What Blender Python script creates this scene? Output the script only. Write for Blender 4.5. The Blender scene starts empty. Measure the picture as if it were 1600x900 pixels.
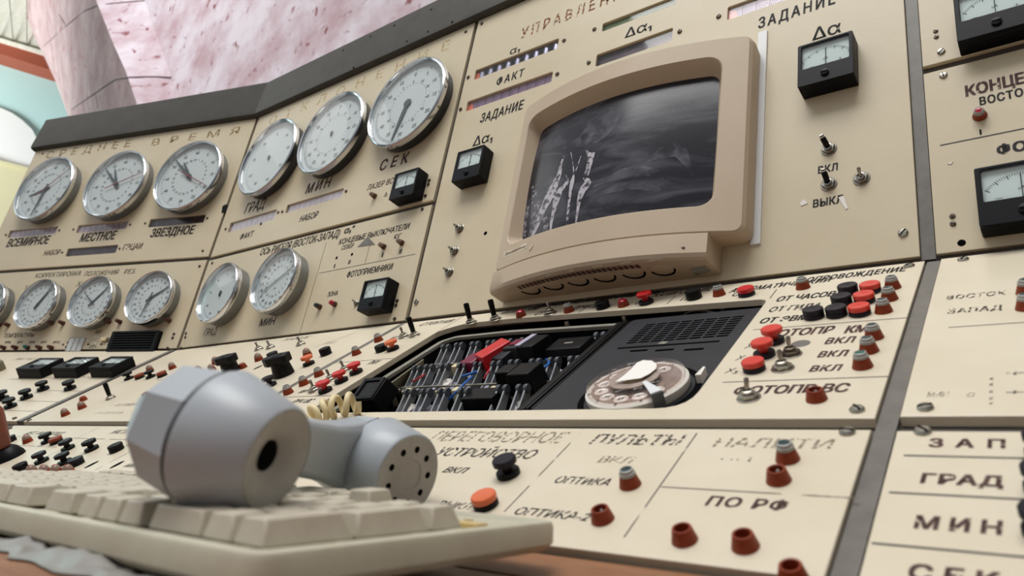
import bpy, math, random
from math import sin, cos, tan, pi, radians as rad, sqrt, atan2
from mathutils import Vector, Matrix
random.seed(7)
SCN = bpy.context.scene
COL = SCN.collection
# ------------------------------------------------------------------ camera, light, exposure
F = 1122.8                       # focal length in pixels of the 1600 x 900 frame
S = 0.62                         # metres per fitted unit
Z0 = 0.95                        # height of the fold between upright panels and desk
R0 = Vector((0.7912043754, 0.6086900446, 0.0590937046))     # camera right / down / forward in the room
R1 = Vector((-0.1131473719, 0.2406619308, -0.9639914457))
R2 = Vector((-0.6009936011, 0.7560279523, 0.2592844514))
CAM = Vector((0.08975421, -0.67820574, -0.20562667 + Z0))
cd = bpy.data.cameras.new('camera'); cam = bpy.data.objects.new('camera', cd); COL.objects.link(cam)
M = Matrix.Identity(4)
for i in range(3):
    M[i][0] = R0[i]; M[i][1] = -R1[i]; M[i][2] = -R2[i]; M[i][3] = CAM[i]
cam.matrix_world = M
cd.sensor_width = 36; cd.lens = F*36/1600; cd.clip_start = .01; cd.clip_end = 60
cd.dof.use_dof = True; cd.dof.focus_distance = .80; cd.dof.aperture_fstop = 9.5
SCN.camera = cam
SCN.view_settings.view_transform = 'Standard'; SCN.view_settings.look = 'None'
SCN.view_settings.exposure = -0.13; SCN.view_settings.gamma = 1.0; SCN.view_settings.use_curve_mapping = False
w = bpy.data.worlds.new('hall_daylight'); SCN.world = w; w.use_nodes = True
wn = w.node_tree; bg = wn.nodes['Background']; wt = wn.nodes.new('ShaderNodeTexCoord'); wd = wn.nodes.new('ShaderNodeVectorMath'); wd.operation = 'DOT_PRODUCT'
wd.inputs[1].default_value = Vector((-.62, -.10, .78)).normalized(); wr = wn.nodes.new('ShaderNodeValToRGB'); wm = wn.nodes.new('ShaderNodeMapRange'); wm.inputs['From Min'].default_value = -1
wn.links.new(wt.outputs['Generated'], wd.inputs[0]); wn.links.new(wd.outputs['Value'], wm.inputs['Value']); wn.links.new(wm.outputs[0], wr.inputs[0]); wn.links.new(wr.outputs[0], bg.inputs[0])
wr.color_ramp.elements[0].position = .35; wr.color_ramp.elements[0].color = (.13, .13, .14, 1); wr.color_ramp.elements[1].position = .95; wr.color_ramp.elements[1].color = (.95, .98, 1.0, 1)
bg.inputs[1].default_value = .80
def area(name, loc, target, sx, sy, power, colour):
    l = bpy.data.lights.new(name, 'AREA'); l.shape = 'RECTANGLE'; l.size = sx; l.size_y = sy; l.energy = power; l.color = colour
    o = bpy.data.objects.new(name, l); COL.objects.link(o); o.location = loc
    o.rotation_euler = (Vector(target)-Vector(loc)).to_track_quat('-Z', 'Y').to_euler()
    return o
o = area('round_window_daylight', (-4.3, -1.25, 3.35), (-.9, .0, 1.2), 1.7, 1.7, 9, (1, .98, .95)); o.data.shape = 'DISK'
area('daylight_overhead', (-.5, -1.25, 4.3), (-.6, -.35, 1.0), 2.6, 1.6, 52, (1, .985, .96)).data.spread = rad(110)
area('far_hall_fill', (-7.6, -3.2, 2.0), (-9.2, 1.2, 5.0), 1.6, 1.6, 250, (.97, 1, 1)).data.spread = rad(95)  # unseen fill light, added to brighten the far wall and ceiling
area('stone_fill', (-2.6, -2.0, 5.0), (-4.6, .96, 4.0), 1.6, 1.0, 70, (1, .97, .98)).data.spread = rad(120)  # extra light out of view, put in to lift the stone wall

# ------------------------------------------------------------------ materials
def lin(h):
    h = h.lstrip('#'); c = [int(h[i:i+2], 16)/255 for i in (0, 2, 4)]
    return tuple(x/12.92 if x <= .04045 else ((x+.055)/1.055)**2.4 for x in c)+(1,)
MATS = {}
def mat(name, col, rough=.5, metal=0, col2=None, scale=40, lo=.4, hi=.7, bump=0, bscale=200, spec=.5, detail=6, stretch=None, coat=0):
    m = bpy.data.materials.new(name); m.use_nodes = True; nt = m.node_tree; b = nt.nodes['Principled BSDF']
    b.inputs['Base Color'].default_value = lin(col); b.inputs['Roughness'].default_value = rough
    b.inputs['Metallic'].default_value = metal; b.inputs['Specular IOR Level'].default_value = spec
    if coat: b.inputs['Coat Weight'].default_value = coat; b.inputs['Coat Roughness'].default_value = .15
    tc = None
    if col2 or bump:
        tc = nt.nodes.new('ShaderNodeTexCoord'); src = tc.outputs['Object']
        if stretch:
            mp = nt.nodes.new('ShaderNodeMapping'); mp.inputs['Scale'].default_value = stretch
            nt.links.new(src, mp.inputs[0]); src = mp.outputs[0]
    if col2:
        n = nt.nodes.new('ShaderNodeTexNoise'); n.inputs['Scale'].default_value = scale; n.inputs['Detail'].default_value = detail
        n.inputs['Roughness'].default_value = .65
        r = nt.nodes.new('ShaderNodeValToRGB'); r.color_ramp.elements[0].position = lo; r.color_ramp.elements[1].position = hi
        r.color_ramp.elements[0].color = lin(col); r.color_ramp.elements[1].color = lin(col2)
        nt.links.new(src, n.inputs['Vector']); nt.links.new(n.outputs['Fac'], r.inputs[0]); nt.links.new(r.outputs[0], b.inputs['Base Color'])
    if bump:
        n2 = nt.nodes.new('ShaderNodeTexNoise'); n2.inputs['Scale'].default_value = bscale; n2.inputs['Detail'].default_value = 5
        bp = nt.nodes.new('ShaderNodeBump'); bp.inputs['Strength'].default_value = bump; bp.inputs['Distance'].default_value = .002
        nt.links.new(src, n2.inputs['Vector']); nt.links.new(n2.outputs['Fac'], bp.inputs['Height']); nt.links.new(bp.outputs[0], b.inputs['Normal'])
    MATS[name] = m
    return m
def ink(name, col, lo, hi, scale=170):
    """paint that has worn through to the panel where the noise is low"""
    m = mat(name, col, .6); nt = m.node_tree; b = nt.nodes['Principled BSDF']; out = nt.nodes['Material Output']
    tc = nt.nodes.new('ShaderNodeTexCoord'); n = nt.nodes.new('ShaderNodeTexNoise'); n.inputs['Scale'].default_value = scale; n.inputs['Detail'].default_value = 4
    r = nt.nodes.new('ShaderNodeValToRGB'); r.color_ramp.elements[0].position = lo; r.color_ramp.elements[1].position = hi
    t = nt.nodes.new('ShaderNodeBsdfTransparent'); mx = nt.nodes.new('ShaderNodeMixShader')
    nt.links.new(tc.outputs['Object'], n.inputs['Vector']); nt.links.new(n.outputs['Fac'], r.inputs[0]); nt.links.new(r.outputs[0], mx.inputs[0])
    nt.links.new(t.outputs[0], mx.inputs[1]); nt.links.new(b.outputs[0], mx.inputs[2]); nt.links.new(mx.outputs[0], out.inputs[0])
    return m
def glass(name, tint, f0=.04, rough=.02):
    """thin clear pane: see-through, mirror-like towards grazing, the same from both sides"""
    m = bpy.data.materials.new(name); m.use_nodes = True; nt = m.node_tree; nt.nodes.remove(nt.nodes['Principled BSDF']); out = nt.nodes['Material Output']
    t = nt.nodes.new('ShaderNodeBsdfTransparent'); t.inputs[0].default_value = lin(tint)
    g = nt.nodes.new('ShaderNodeBsdfGlossy'); g.inputs['Roughness'].default_value = rough
    geo = nt.nodes.new('ShaderNodeNewGeometry'); dt = nt.nodes.new('ShaderNodeVectorMath'); dt.operation = 'DOT_PRODUCT'
    def mth(op, x, y):
        n = nt.nodes.new('ShaderNodeMath'); n.operation = op
        for i, q in enumerate((x, y)):
            if q is None: continue
            if isinstance(q, (int, float)): n.inputs[i].default_value = q
            else: nt.links.new(q, n.inputs[i])
        return n.outputs[0]
    nt.links.new(geo.outputs['Incoming'], dt.inputs[0]); nt.links.new(geo.outputs['Normal'], dt.inputs[1])
    c = mth('SUBTRACT', 1.0, mth('ABSOLUTE', dt.outputs['Value'], None)); k = mth('ADD', mth('MULTIPLY', mth('POWER', c, 5.0), 1-f0), f0)
    mx = nt.nodes.new('ShaderNodeMixShader')
    nt.links.new(k, mx.inputs[0]); nt.links.new(t.outputs[0], mx.inputs[1]); nt.links.new(g.outputs[0], mx.inputs[2]); nt.links.new(mx.outputs[0], out.inputs[0])
    MATS[name] = m; return m
CREAM = '#c9bca1'
mat('panel', CREAM, .42, col2='#c1b396', scale=9, lo=.35, hi=.75, bump=.04, bscale=400)
mat('panel_desk', '#d4c9b4', .36, col2='#cbbfa7', scale=9, lo=.35, hi=.75, bump=.04, bscale=400)
mat('panel_edge', '#8a7c66', .6)
mat('frame', '#57504a', .5, col2='#4a443f', scale=30)
mat('frame_rail', '#6b6660', .45, col2='#5c5751', scale=60)
mat('cornice', '#423f3a', .5, col2='#393631', spec=.3, scale=25, bump=.05)
mat('black', '#060608', .45, spec=.2)
mat('meter_black', '#07080e', .45, spec=.16)
mat('black_soft', '#0c0c10', .5, spec=.15)
mat('dark', '#050506', .9, spec=.05)
mat('purple_black', '#17121d', .45, spec=.22)
mat('red', '#c01a1e', .38, coat=.1)
mat('red_orange', '#c92e1e', .38, coat=.1)
mat('orange', '#d5622f', .35, coat=.3)
mat('brown_red', '#86371b', .45, col2='#742c13', scale=300, spec=.3)
mat('brown_dark', '#4a2318', .45)
mat('collar', '#96938e', .4)
mat('smoked', '#8a7468', .3)
mat('lens_teal', '#17353a', .12)
mat('lens_green', '#0f5a50', .12)
mat('lens_red', '#a0162c', .15)
mat('lens_dark', '#22282c', .12)
mat('chrome', '#d4d6da', .12, 1)
mat('steel', '#a4a097', .32, 1, col2='#857f74', scale=200)
mat('brass', '#8d7a52', .35, 1)
mat('screw_dark', '#5b5248', .4, .8)
mat('dial_white', '#cdd0d0', .6)
mat('case_grey', '#85888b', .35, .8)
mat('case_dark', '#3c3e42', .4, .5)
mat('tube_glass', '#8f90a0', .2, .9)
mat('meter_white', '#f0f1ee', .55)
mat('hand_grey', '#44484c', .5)
mat('hand_red', '#8a3038', .5)
mat('print_grey', '#6d7276', .6)
mat('print_dark', '#33363a', .6)
mat('monitor', '#bba890', .5, col2='#b3a088', scale=6, bump=.03, bscale=900)
mat('monitor_strip', '#d9dadb', .4)
mat('white_plastic', '#dcd8cf', .5)
mat('cream_plastic', '#d8c7a0', .4)
mat('paper', '#e3ded8', .8)
mat('cord', '#dccb9f', .45)
mat('handset', '#a4aab0', .38, col2='#9ca2a8', scale=12, spec=.5)
mat('handset_face', '#a5a4a0', .5, col2='#8f8f84', scale=60, lo=.45, hi=.75)
mat('keyboard', '#bcb8a4', .5, col2='#b0a996', scale=30)
mat('key', '#bfb7a6', .5, col2='#aea493', scale=45, lo=.4, hi=.75)
mat('wood', '#96694a', .45, col2='#754a2e', scale=18, stretch=(1, 6, 6), lo=.35, hi=.7)
mat('tray_grey', '#25262b', .5, spec=.3, col2='#1e1f24', scale=40, bump=.06, bscale=900)
mat('lip', '#8a877b', .5, col2='#77746a', scale=40)
mat('lever_grey', '#909294', .38, .35)
mat('cable_blue', '#1f5fae', .4); mat('cable_red', '#b3202e', .4); mat('cable_white', '#d5d0ca', .5)
mat('dark_red', '#6e0f34', .35)
mat('lilac', '#a29db0', .6)
mat('olive', '#6d6850', .6)
mat('handle_brown', '#7a3a26', .4, col2='#693020', scale=40)
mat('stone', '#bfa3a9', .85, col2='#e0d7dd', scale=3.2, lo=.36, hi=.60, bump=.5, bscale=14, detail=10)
mat('stone_shaded', '#8d7274', .85, col2='#ab9897', scale=4, lo=.35, hi=.68, bump=.6, bscale=20, detail=10)  # same pink tuff, shade painted in for the pier face turned from the light
mat('stone_joint', '#77686a', .9)
mat('turquoise', '#bfe3e0', .8); mat('white_wall', '#eef0ee', .8); mat('cream_wall', '#d8d3ac', .8)
mat('brick_red', '#9c5039', .6)
mat('ceiling_board', '#f1efe4', .7, col2='#dedac6', scale=5, stretch=(1, 12, 1))
mat('floor', '#8d857a', .6, col2='#7d766c', scale=6)
ink('ink', '#2b2624', .22, .28, 300); ink('ink_brown', '#5a3a35', .33, .42, 300); ink('ink_thin', '#4b443f', .40, .50, 420); ink('ink_worn', '#5b5149', .45, .55, 420)
ink('ink_faint', '#a99d88', .44, .60, 420); ink('ink_gold', '#a5873f', .46, .55, 260); ink('ink_orange', '#a86a35', .44, .53, 240)
glass('clear_glass', '#f4f8f8'); glass('clear_plastic', '#f2ecea', .06, .06); glass('window_pane', '#fdfbfd', .03, .05)
# CRT glass: dark, glossy, with wiped dust
m = mat('crt', '#17151d', .22, spec=.35); nt = m.node_tree; b = nt.nodes['Principled BSDF']
tc = nt.nodes.new('ShaderNodeTexCoord'); mp = nt.nodes.new('ShaderNodeMapping'); mp.inputs['Scale'].default_value = (9, 26, 1); mp.inputs['Rotation'].default_value = (0, 0, .5)
n1 = nt.nodes.new('ShaderNodeTexNoise'); n1.inputs['Scale'].default_value = 1; n1.inputs['Detail'].default_value = 7; n1.inputs['Roughness'].default_value = .6; n1.inputs['Distortion'].default_value = 1.1
cr = nt.nodes.new('ShaderNodeValToRGB'); cr.color_ramp.elements[0].position = .46; cr.color_ramp.elements[1].position = .86
cr.color_ramp.elements[0].color = lin('#1a1922'); cr.color_ramp.elements[1].color = lin('#63636c')
nt.links.new(tc.outputs['Object'], mp.inputs[0]); nt.links.new(mp.outputs[0], n1.inputs['Vector']); nt.links.new(n1.outputs['Fac'], cr.inputs[0]); nt.links.new(cr.outputs[0], b.inputs['Base Color'])
# spotted tuff: dark red flecks over the pink stone
def flecks(m):
    nt = m.node_tree; b = nt.nodes['Principled BSDF']; old = b.inputs['Base Color'].links[0].from_socket
    tc = nt.nodes.new('ShaderNodeTexCoord'); n = nt.nodes.new('ShaderNodeTexNoise'); n.inputs['Scale'].default_value = 13; n.inputs['Detail'].default_value = 3; n.inputs['Distortion'].default_value = .6
    r = nt.nodes.new('ShaderNodeValToRGB'); r.color_ramp.elements[0].position = .62; r.color_ramp.elements[1].position = .70
    mx = nt.nodes.new('ShaderNodeMix'); mx.data_type = 'RGBA'; mx.inputs[7].default_value = lin('#8e5558')
    nt.links.new(tc.outputs['Object'], n.inputs['Vector']); nt.links.new(n.outputs['Fac'], r.inputs[0]); nt.links.new(r.outputs[0], mx.inputs[0])
    nt.links.new(old, mx.inputs[6]); nt.links.new(mx.outputs[2], b.inputs['Base Color'])
flecks(MATS['stone']); flecks(MATS['stone_shaded'])

# ------------------------------------------------------------------ mesh builder
class MB:
    def __init__(s): s.v = []; s.f = []
    def add(s, vs, fs, mtx=None):
        o = len(s.v)
        s.v += [tuple(mtx @ Vector(p)) if mtx else tuple(p) for p in vs]; s.f += [tuple(i+o for i in f) for f in fs]; return s
    def box(s, x0, x1, y0, y1, z0, z1, mtx=None, top=None):
        a = top or (0, 0)
        vs = [(x0, y0, z0), (x1, y0, z0), (x1, y1, z0), (x0, y1, z0), (x0+a[0], y0+a[1], z1), (x1-a[0], y0+a[1], z1), (x1-a[0], y1-a[1], z1), (x0+a[0], y1-a[1], z1)]
        return s.add(vs, [(3, 2, 1, 0), (4, 5, 6, 7), (0, 1, 5, 4), (1, 2, 6, 5), (2, 3, 7, 6), (3, 0, 4, 7)], mtx)
    def lathe(s, prof, n=28, c=(0, 0, 0), mtx=None, ph=0, sx=1, sy=1, caps=(1, 1)):
        """prof: (radius, z) list; ends with radius > 0 are capped"""
        vs = []; fs = []; k = len(prof)
        for r, z in prof:
            for i in range(n):
                a = 2*pi*i/n+ph; vs.append((c[0]+r*cos(a)*sx, c[1]+r*sin(a)*sy, c[2]+z))
        for j in range(k-1):
            for i in range(n):
                i2 = (i+1) % n; fs.append((j*n+i, j*n+i2, (j+1)*n+i2, (j+1)*n+i))
        if caps[0] and prof[0][0] > 1e-6: fs.append(tuple(reversed(range(n))))
        if caps[1] and prof[-1][0] > 1e-6: fs.append(tuple(range((k-1)*n, k*n)))
        return s.add(vs, fs, mtx)
    def ring(s, r0, r1, z, n=40, c=(0, 0)):
        vs = []; fs = []
        for i in range(n):
            a = 2*pi*i/n; vs += [(c[0]+r0*cos(a), c[1]+r0*sin(a), z), (c[0]+r1*cos(a), c[1]+r1*sin(a), z)]
        for i in range(n):
            j = (i+1) % n; fs.append((2*i, 2*i+1, 2*j+1, 2*j))
        return s.add(vs, fs)
    def prism(s, poly, z0, z1, mtx=None):
        n = len(poly); vs = [(x, y, z0) for x, y in poly]+[(x, y, z1) for x, y in poly]
        fs = [tuple(reversed(range(n))), tuple(range(n, 2*n))]+[(i, (i+1) % n, n+(i+1) % n, n+i) for i in range(n)]
        return s.add(vs, fs, mtx)
    def quad(s, *p): return s.add(p, [tuple(range(len(p)))])
    def tube(s, path, r, n=8, closed=False):
        P = [Vector(p) for p in path]; k = len(P); vs = []; fs = []; up = None
        for i, p in enumerate(P):
            t = (P[min(i+1, k-1)]-P[max(i-1, 0)]).normalized()
            if up is None: up = Vector((0, 0, 1)) if abs(t.z) < .9 else Vector((1, 0, 0))
            a = t.cross(up); a = a.normalized() if a.length > 1e-6 else Vector((1, 0, 0)); up = a.cross(t).normalized()
            rr = r[i] if isinstance(r, (list, tuple)) else r
            for j in range(n):
                th = 2*pi*j/n; vs.append(p+a*rr*cos(th)+up*rr*sin(th))
        for i in range(k-1):
            for j in range(n):
                j2 = (j+1) % n; fs.append((i*n+j, i*n+j2, (i+1)*n+j2, (i+1)*n+j))
        fs += [tuple(reversed(range(n))), tuple(range((k-1)*n, k*n))]
        return s.add(vs, fs)
    def mesh(s, name, m, ang=32):
        me = bpy.data.meshes.new(name); me.from_pydata([tuple(p) for p in s.v], [], s.f)
        import bmesh
        bm = bmesh.new(); bm.from_mesh(me); bmesh.ops.recalc_face_normals(bm, faces=bm.faces); bm.to_mesh(me); bm.free()
        me.polygons.foreach_set('use_smooth', [True]*len(me.polygons)); me.set_sharp_from_angle(angle=rad(ang))
        me.materials.append(MATS[m]); return me
def obj(name, mesh, parent=None, loc=None, rot=None, bevel=0, seg=2):
    o = bpy.data.objects.new(name, mesh); COL.objects.link(o)
    if parent: o.parent = parent
    if loc: o.location = loc
    if rot: o.rotation_euler = rot
    if bevel:
        md = o.modifiers.new('rounding', 'BEVEL'); md.width = bevel; md.segments = seg; md.limit_method = 'ANGLE'; md.angle_limit = rad(40)
    return o
def tag(o, label=None, cat=None, group=None, kind=None):
    if label: o['label'] = label
    if cat: o['category'] = cat
    if group: o['group'] = group
    if kind: o['kind'] = kind
    return o
CACHE = {}
def cached(key, fn):
    if key not in CACHE: CACHE[key] = fn()
    return CACHE[key]
def struct(name, mb, m): return tag(obj(name, mb.mesh(name, m)), kind='structure')

# ------------------------------------------------------------------ console planes
LEAN = rad(9.77); SLOPE = rad(33.44); YA = rad(17.06); XF = -1.25661
uB = Vector((1, 0, 0)); uA = Vector((cos(YA), sin(YA), 0)); nA = Vector((-sin(YA), cos(YA), 0)); nB = Vector((0, 1, 0)); zz = Vector((0, 0, 1))
PL = {'B': (Vector((0, 0, Z0)), uB, nB*sin(LEAN)+zz*cos(LEAN)), 'K': (Vector((0, 0, Z0)), uB, nB*cos(SLOPE)+zz*sin(SLOPE)),
      'A': (Vector((XF, 0, Z0)), uA, nA*sin(LEAN)+zz*cos(LEAN)), 'AK': (Vector((XF, 0, Z0)), uA, nA*cos(SLOPE)+zz*sin(SLOPE))}
def ray(px, py): return R0*((px-800)/F)+R1*((py-450)/F)+R2
def at(k, px, py, off=0):
    P, u, v = PL[k]; n = u.cross(v); r = ray(px, py); t = ((P-CAM).dot(n)+off)/r.dot(n); q = CAM+r*t-P
    return q.dot(u), q.dot(v)
def frame_matrix(k, u=0, v=0, z=0, rot=0):
    P, U, V = PL[k]; N = U.cross(V); m = Matrix.Identity(4); p = P+U*u+V*v+N*z
    for i in range(3): m[i][0] = U[i]; m[i][1] = V[i]; m[i][2] = N[i]; m[i][3] = p[i]
    return m @ Matrix.Rotation(rot, 4, 'Z')
def thing(name, k, px, py, label, cat, group=None, off=0, rot=0, uv=None, z=0):
    u, v = uv if uv else at(k, px, py, off)
    o = bpy.data.objects.new(name, None); COL.objects.link(o); o.empty_display_size = .01
    o.matrix_world = frame_matrix(k, u, v, z, rot)
    return tag(o, label, cat, group)

# ------------------------------------------------------------------ lettering
TXT = {}
def glyphs(text, bold=0.0, shear=0.0, spacing=1.0):
    key = (text, bold, shear, spacing)
    if key not in TXT:
        c = bpy.data.curves.new('lettering', 'FONT'); c.body = text; c.size = 1; c.shear = shear; c.space_character = spacing
        c.resolution_u = 3; c.fill_mode = 'FRONT'
        o = bpy.data.objects.new('lettering', c); COL.objects.link(o)
        dg = bpy.context.evaluated_depsgraph_get(); dg.update(); me = bpy.data.meshes.new_from_object(o.evaluated_get(dg))
        vs = [tuple(v.co) for v in me.vertices]; fs = [tuple(p.vertices) for p in me.polygons]
        bpy.data.objects.remove(o); bpy.data.curves.remove(c); bpy.data.meshes.remove(me)
        if bold > .012:                       # a heavier stroke: the same letter printed again a hair to each side
            b = bold*.8; n = len(vs); base, bf = vs, fs; vs = []; fs = []
            for i, (dx, dy) in enumerate(((-b, -b*.6), (b, -b*.6), (-b, b*.6), (b, b*.6))):
                vs += [(x+dx, y+dy, 0) for x, y, z in base]; fs += [tuple(q+i*n for q in f) for f in bf]
        x0 = min(v[0] for v in vs); x1 = max(v[0] for v in vs); y0 = min(v[1] for v in vs); y1 = max(v[1] for v in vs)
        TXT[key] = (vs, fs, x0, x1, y0, y1)
    return TXT[key]
def letter_into(mb, text, x, y, h, z, bold=.01, ang=0, width=None, centre=True):
    vs, fs, x0, x1, y0, y1 = glyphs(text, bold); k = h/.73; kx = (width/(x1-x0)) if width else k
    cx = (x0+x1)/2 if centre else x0; cy = .365 if centre else 0
    ca, sa = cos(ang), sin(ang)
    mb.add([(x+(p[0]-cx)*kx*ca-(p[1]-cy)*k*sa, y+(p[0]-cx)*kx*sa+(p[1]-cy)*k*ca, z) for p in vs], fs)
def write(panel, k, text, p0, p1, hpx, ink='ink', bold=.035, shear=0, spacing=1.0, z=.0002):
    """an inscription on a panel: baseline from p0 to p1 in the photograph, capital height hpx"""
    a = at(k, *p0); b = at(k, *p1); h = at(k, p0[0], p0[1]-hpx)[1]-a[1]
    vs, fs, x0, x1, y0, y1 = glyphs(text, bold, shear, spacing); kx = abs(b[0]-a[0])/(x1-x0); ky = h/.73
    v = (a[1]+b[1])/2; mb = MB(); mb.add([(a[0]+(q[0]-x0)*kx, v+q[1]*ky, z) for q in vs], fs)
    return obj('lettering', mb.mesh('lettering', ink), panel)
def rule(mb, k, p0, p1, wd=.0009, z=.00015, snap=None):
    a = Vector(at(k, *p0)); b = Vector(at(k, *p1))
    if snap == 'h': a.y = b.y = (a.y+b.y)/2
    if snap == 'v': a.x = b.x = (a.x+b.x)/2
    d = (b-a).normalized(); n = Vector((-d.y, d.x))*wd/2
    mb.quad((*(a+n), z), (*(a-n), z), (*(b-n), z), (*(b+n), z))

# ------------------------------------------------------------------ panels
def rrect(x0, x1, y0, y1, r, n=5):
    out = []
    for cx, cy, a0 in ((x1-r, y1-r, 0), (x0+r, y1-r, 90), (x0+r, y0+r, 180), (x1-r, y0+r, 270)):
        for i in range(n+1):
            a = rad(a0+90*i/n); out.append((cx+r*cos(a), cy+r*sin(a)))
    return out
def plate_mesh(name, outline, holes, t, m, bevel=.0006):
    """flat plate with real openings; front face at z = 0"""
    c = bpy.data.curves.new(name, 'CURVE'); c.dimensions = '2D'; c.fill_mode = 'BOTH'; c.extrude = t/2-bevel; c.bevel_depth = bevel; c.bevel_resolution = 1; c.offset = -bevel
    for poly in [outline]+holes:
        sp = c.splines.new('POLY'); sp.points.add(len(poly)-1); sp.use_cyclic_u = True
        for i, (x, y) in enumerate(poly): sp.points[i].co = (x, y, 0, 1)
    o = bpy.data.objects.new(name, c); COL.objects.link(o)
    dg = bpy.context.evaluated_depsgraph_get(); dg.update(); me = bpy.data.meshes.new_from_object(o.evaluated_get(dg))
    bpy.data.objects.remove(o); bpy.data.curves.remove(c)
    for v in me.vertices: v.co.z -= t/2
    me.materials.clear(); me.materials.append(MATS[m]); me.name = name
    me.polygons.foreach_set('use_smooth', [False]*len(me.polygons))
    return me
T = .005
def panel(k, outline, label, holes=(), m='panel', t=T):
    o = obj('faceplate', plate_mesh('faceplate', outline, list(holes), t, m)); o.matrix_world = frame_matrix(k)
    return tag(o, label, 'panel', 'cream control panels of the console')
def screw_mesh(r, m):
    def f():
        mb = MB(); mb.lathe([(r, 0), (r, r*.25), (r*.8, r*.5), (0, r*.58)], 16); return mb.mesh('screw', m)
    return cached(('screw', r, m), f)
def screws(p, k, pts, r=.0034, m='steel'):
    for x, y in pts:
        u, v = at(k, x, y); o = obj('screw', screw_mesh(r, m), p, (u, v, 0), (0, 0, random.uniform(0, 3)))
        sl = cached(('slot', r), lambda: MB().box(-r*.85, r*.85, -r*.12, r*.12, r*.3, r*.62).mesh('slot', 'dark')); obj('slot', sl, o)
def holes(p, k, pts, r=.003):
    for x, y in pts:
        u, v = at(k, x, y); me = cached(('hole', r), lambda: MB().lathe([(r, 0), (r*.9, .0003), (0, .0003)], 18).mesh('screw_hole', 'dark')); obj('screw_hole', me, p, (u, v, 0))
def hbox(k, pts):
    q = [at(k, *p) for p in pts]; xs = sorted(p[0] for p in q); ys = sorted(p[1] for p in q)
    return (xs[0]+xs[1])/2, (xs[2]+xs[3])/2, (ys[0]+ys[1])/2, (ys[2]+ys[3])/2

ta = tan(YA/2)
def mit_back(v): return XF-ta*v*sin(LEAN)         # where bay B's upright panel meets the slanted bay A
def mit_desk(v): return XF-ta*v*cos(SLOPE)        # v is negative towards the viewer
def mitA_back(v): return ta*v*sin(LEAN)
def mitA_desk(v): return ta*v*cos(SLOPE)
g = .0040
VT = .5445; VM = .1935; VMA = .1965
DF, LF, LE = -.2915, -.3045, -.4285               # desk panel front edge, lower panel top edge, lower panel front edge
UBC = -.6335; UCD0 = .0025; UCD1 = .0145
win = {}
for nm, k, pts in [('world', 'A', [(11, 372), (15, 360), (91, 354), (86, 365)]), ('local', 'A', [(117.5, 365), (122.5, 352.5), (201, 344.5), (197.5, 356)]),
                   ('star', 'A', [(230, 355.5), (235.5, 342), (322, 335), (317.5, 347.5)]), ('set', 'A', [(101, 401), (106, 389), (185, 382), (180.5, 395)]),
                   ('degfact', 'B', [(354.5, 364), (360, 349), (433, 326), (428, 342)]), ('degset', 'B', [(444, 335), (449, 321), (537.5, 293), (534, 306)]),
                   ('alfact', 'B', [(739, 126), (744, 110), (874, 59), (870, 75)]), ('altask', 'B', [(726, 176), (731, 160), (864.5, 110), (861, 126)]),
                   ('green', 'B', [(939, 50), (943.5, 32), (1057, -2), (1055, 6)]), ('delta', 'B', [(929.5, 105), (932.5, 86), (1051, 43), (1050, 62)]),
                   ('task', 'B', [(1136, 31), (1137.5, 10), (1252, -28), (1240, -4)])]:
    win[nm] = (k, hbox(k, pts))
def whole(nm): b = win[nm][1]; return rrect(*b, .0022, 3)
PA1 = panel('A', [(-.688, VMA+g), (mitA_back(VMA)-g, VMA+g), (mitA_back(VT)-g, VT), (-.688, VT)], 'cream upper panel with three chrome clocks marked ВСЕМИРНОЕ, МЕСТНОЕ, ЗВЕЗДНОЕ', [whole(n) for n in ('world', 'local', 'star', 'set')])
PA2 = panel('A', [(-.688, .002), (-g, .002), (mitA_back(VMA)-g, VMA-g), (-.688, VMA-g)], 'cream panel with small chrome dials and the black louvred vent')
PB1 = panel('B', [(mit_back(VM)+g, VM+g), (UBC-g, VM+g), (UBC-g, VT), (mit_back(VT)+g, VT)], 'cream panel with three large chrome dials marked ГРАД, МИН, СЕК', [whole(n) for n in ('degfact', 'degset')])
PB2 = panel('B', [(XF+g, .002), (UBC-g, .002), (UBC-g, VM-g), (mit_back(VM)+g, VM-g)], 'cream panel headed ОСЬ РИГЕЛЯ with two round dials')
PC = panel('B', [(UBC+g, .003), (-.0015, .003), (-.0015, VT), (UBC+g, VT)], 'large cream panel the monitor is built into', [whole(n) for n in ('alfact', 'altask', 'green', 'delta', 'task')])
PD1 = panel('B', [(.0108, .2055), (.62, .2055), (.62, VT), (.0108, VT)], 'cream panel holding only the big black meter, above the one headed КОНЦЕВ')
PD2 = panel('B', [(.0108, .003), (.62, .003), (.62, .1968), (.0108, .1968)], 'cream panel headed КОНЦЕВ above ВОСТОК with a red lamp')
OX0, OX1, OY0, OY1 = -.5245, -.1135, -.2757, -.0385           # opening in the desk
def rpoly(pts, r, n=5):
    out = []; k = len(pts)
    for i in range(k):
        p = Vector(pts[i]); a = (Vector(pts[i-1])-p).normalized(); b = (Vector(pts[(i+1) % k])-p).normalized()
        q = r[i] if isinstance(r, (list, tuple)) else r; p0 = p+a*q; p1 = p+b*q
        for j in range(n+1):
            t = j/n; out.append(tuple(p0*(1-t)**2+p*2*t*(1-t)+p1*t*t))
    return out
OPENING = rpoly([(-.1135, -.2757), (-.1155, -.0640), (-.25, -.0530), (-.42, -.0385), (-.497, -.0385), (-.5245, -.058), (-.5215, -.2757)], [.024, .010, .01, .01, .012, .012, .008])
PK = panel('K', [(UBC+.006, -.006), (UCD0, -.006), (UCD0, DF), (UBC+.006, DF)], 'cream desk panel cut out around the relay bank and telephone dial', [OPENING], 'panel_desk', .0065)
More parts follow.
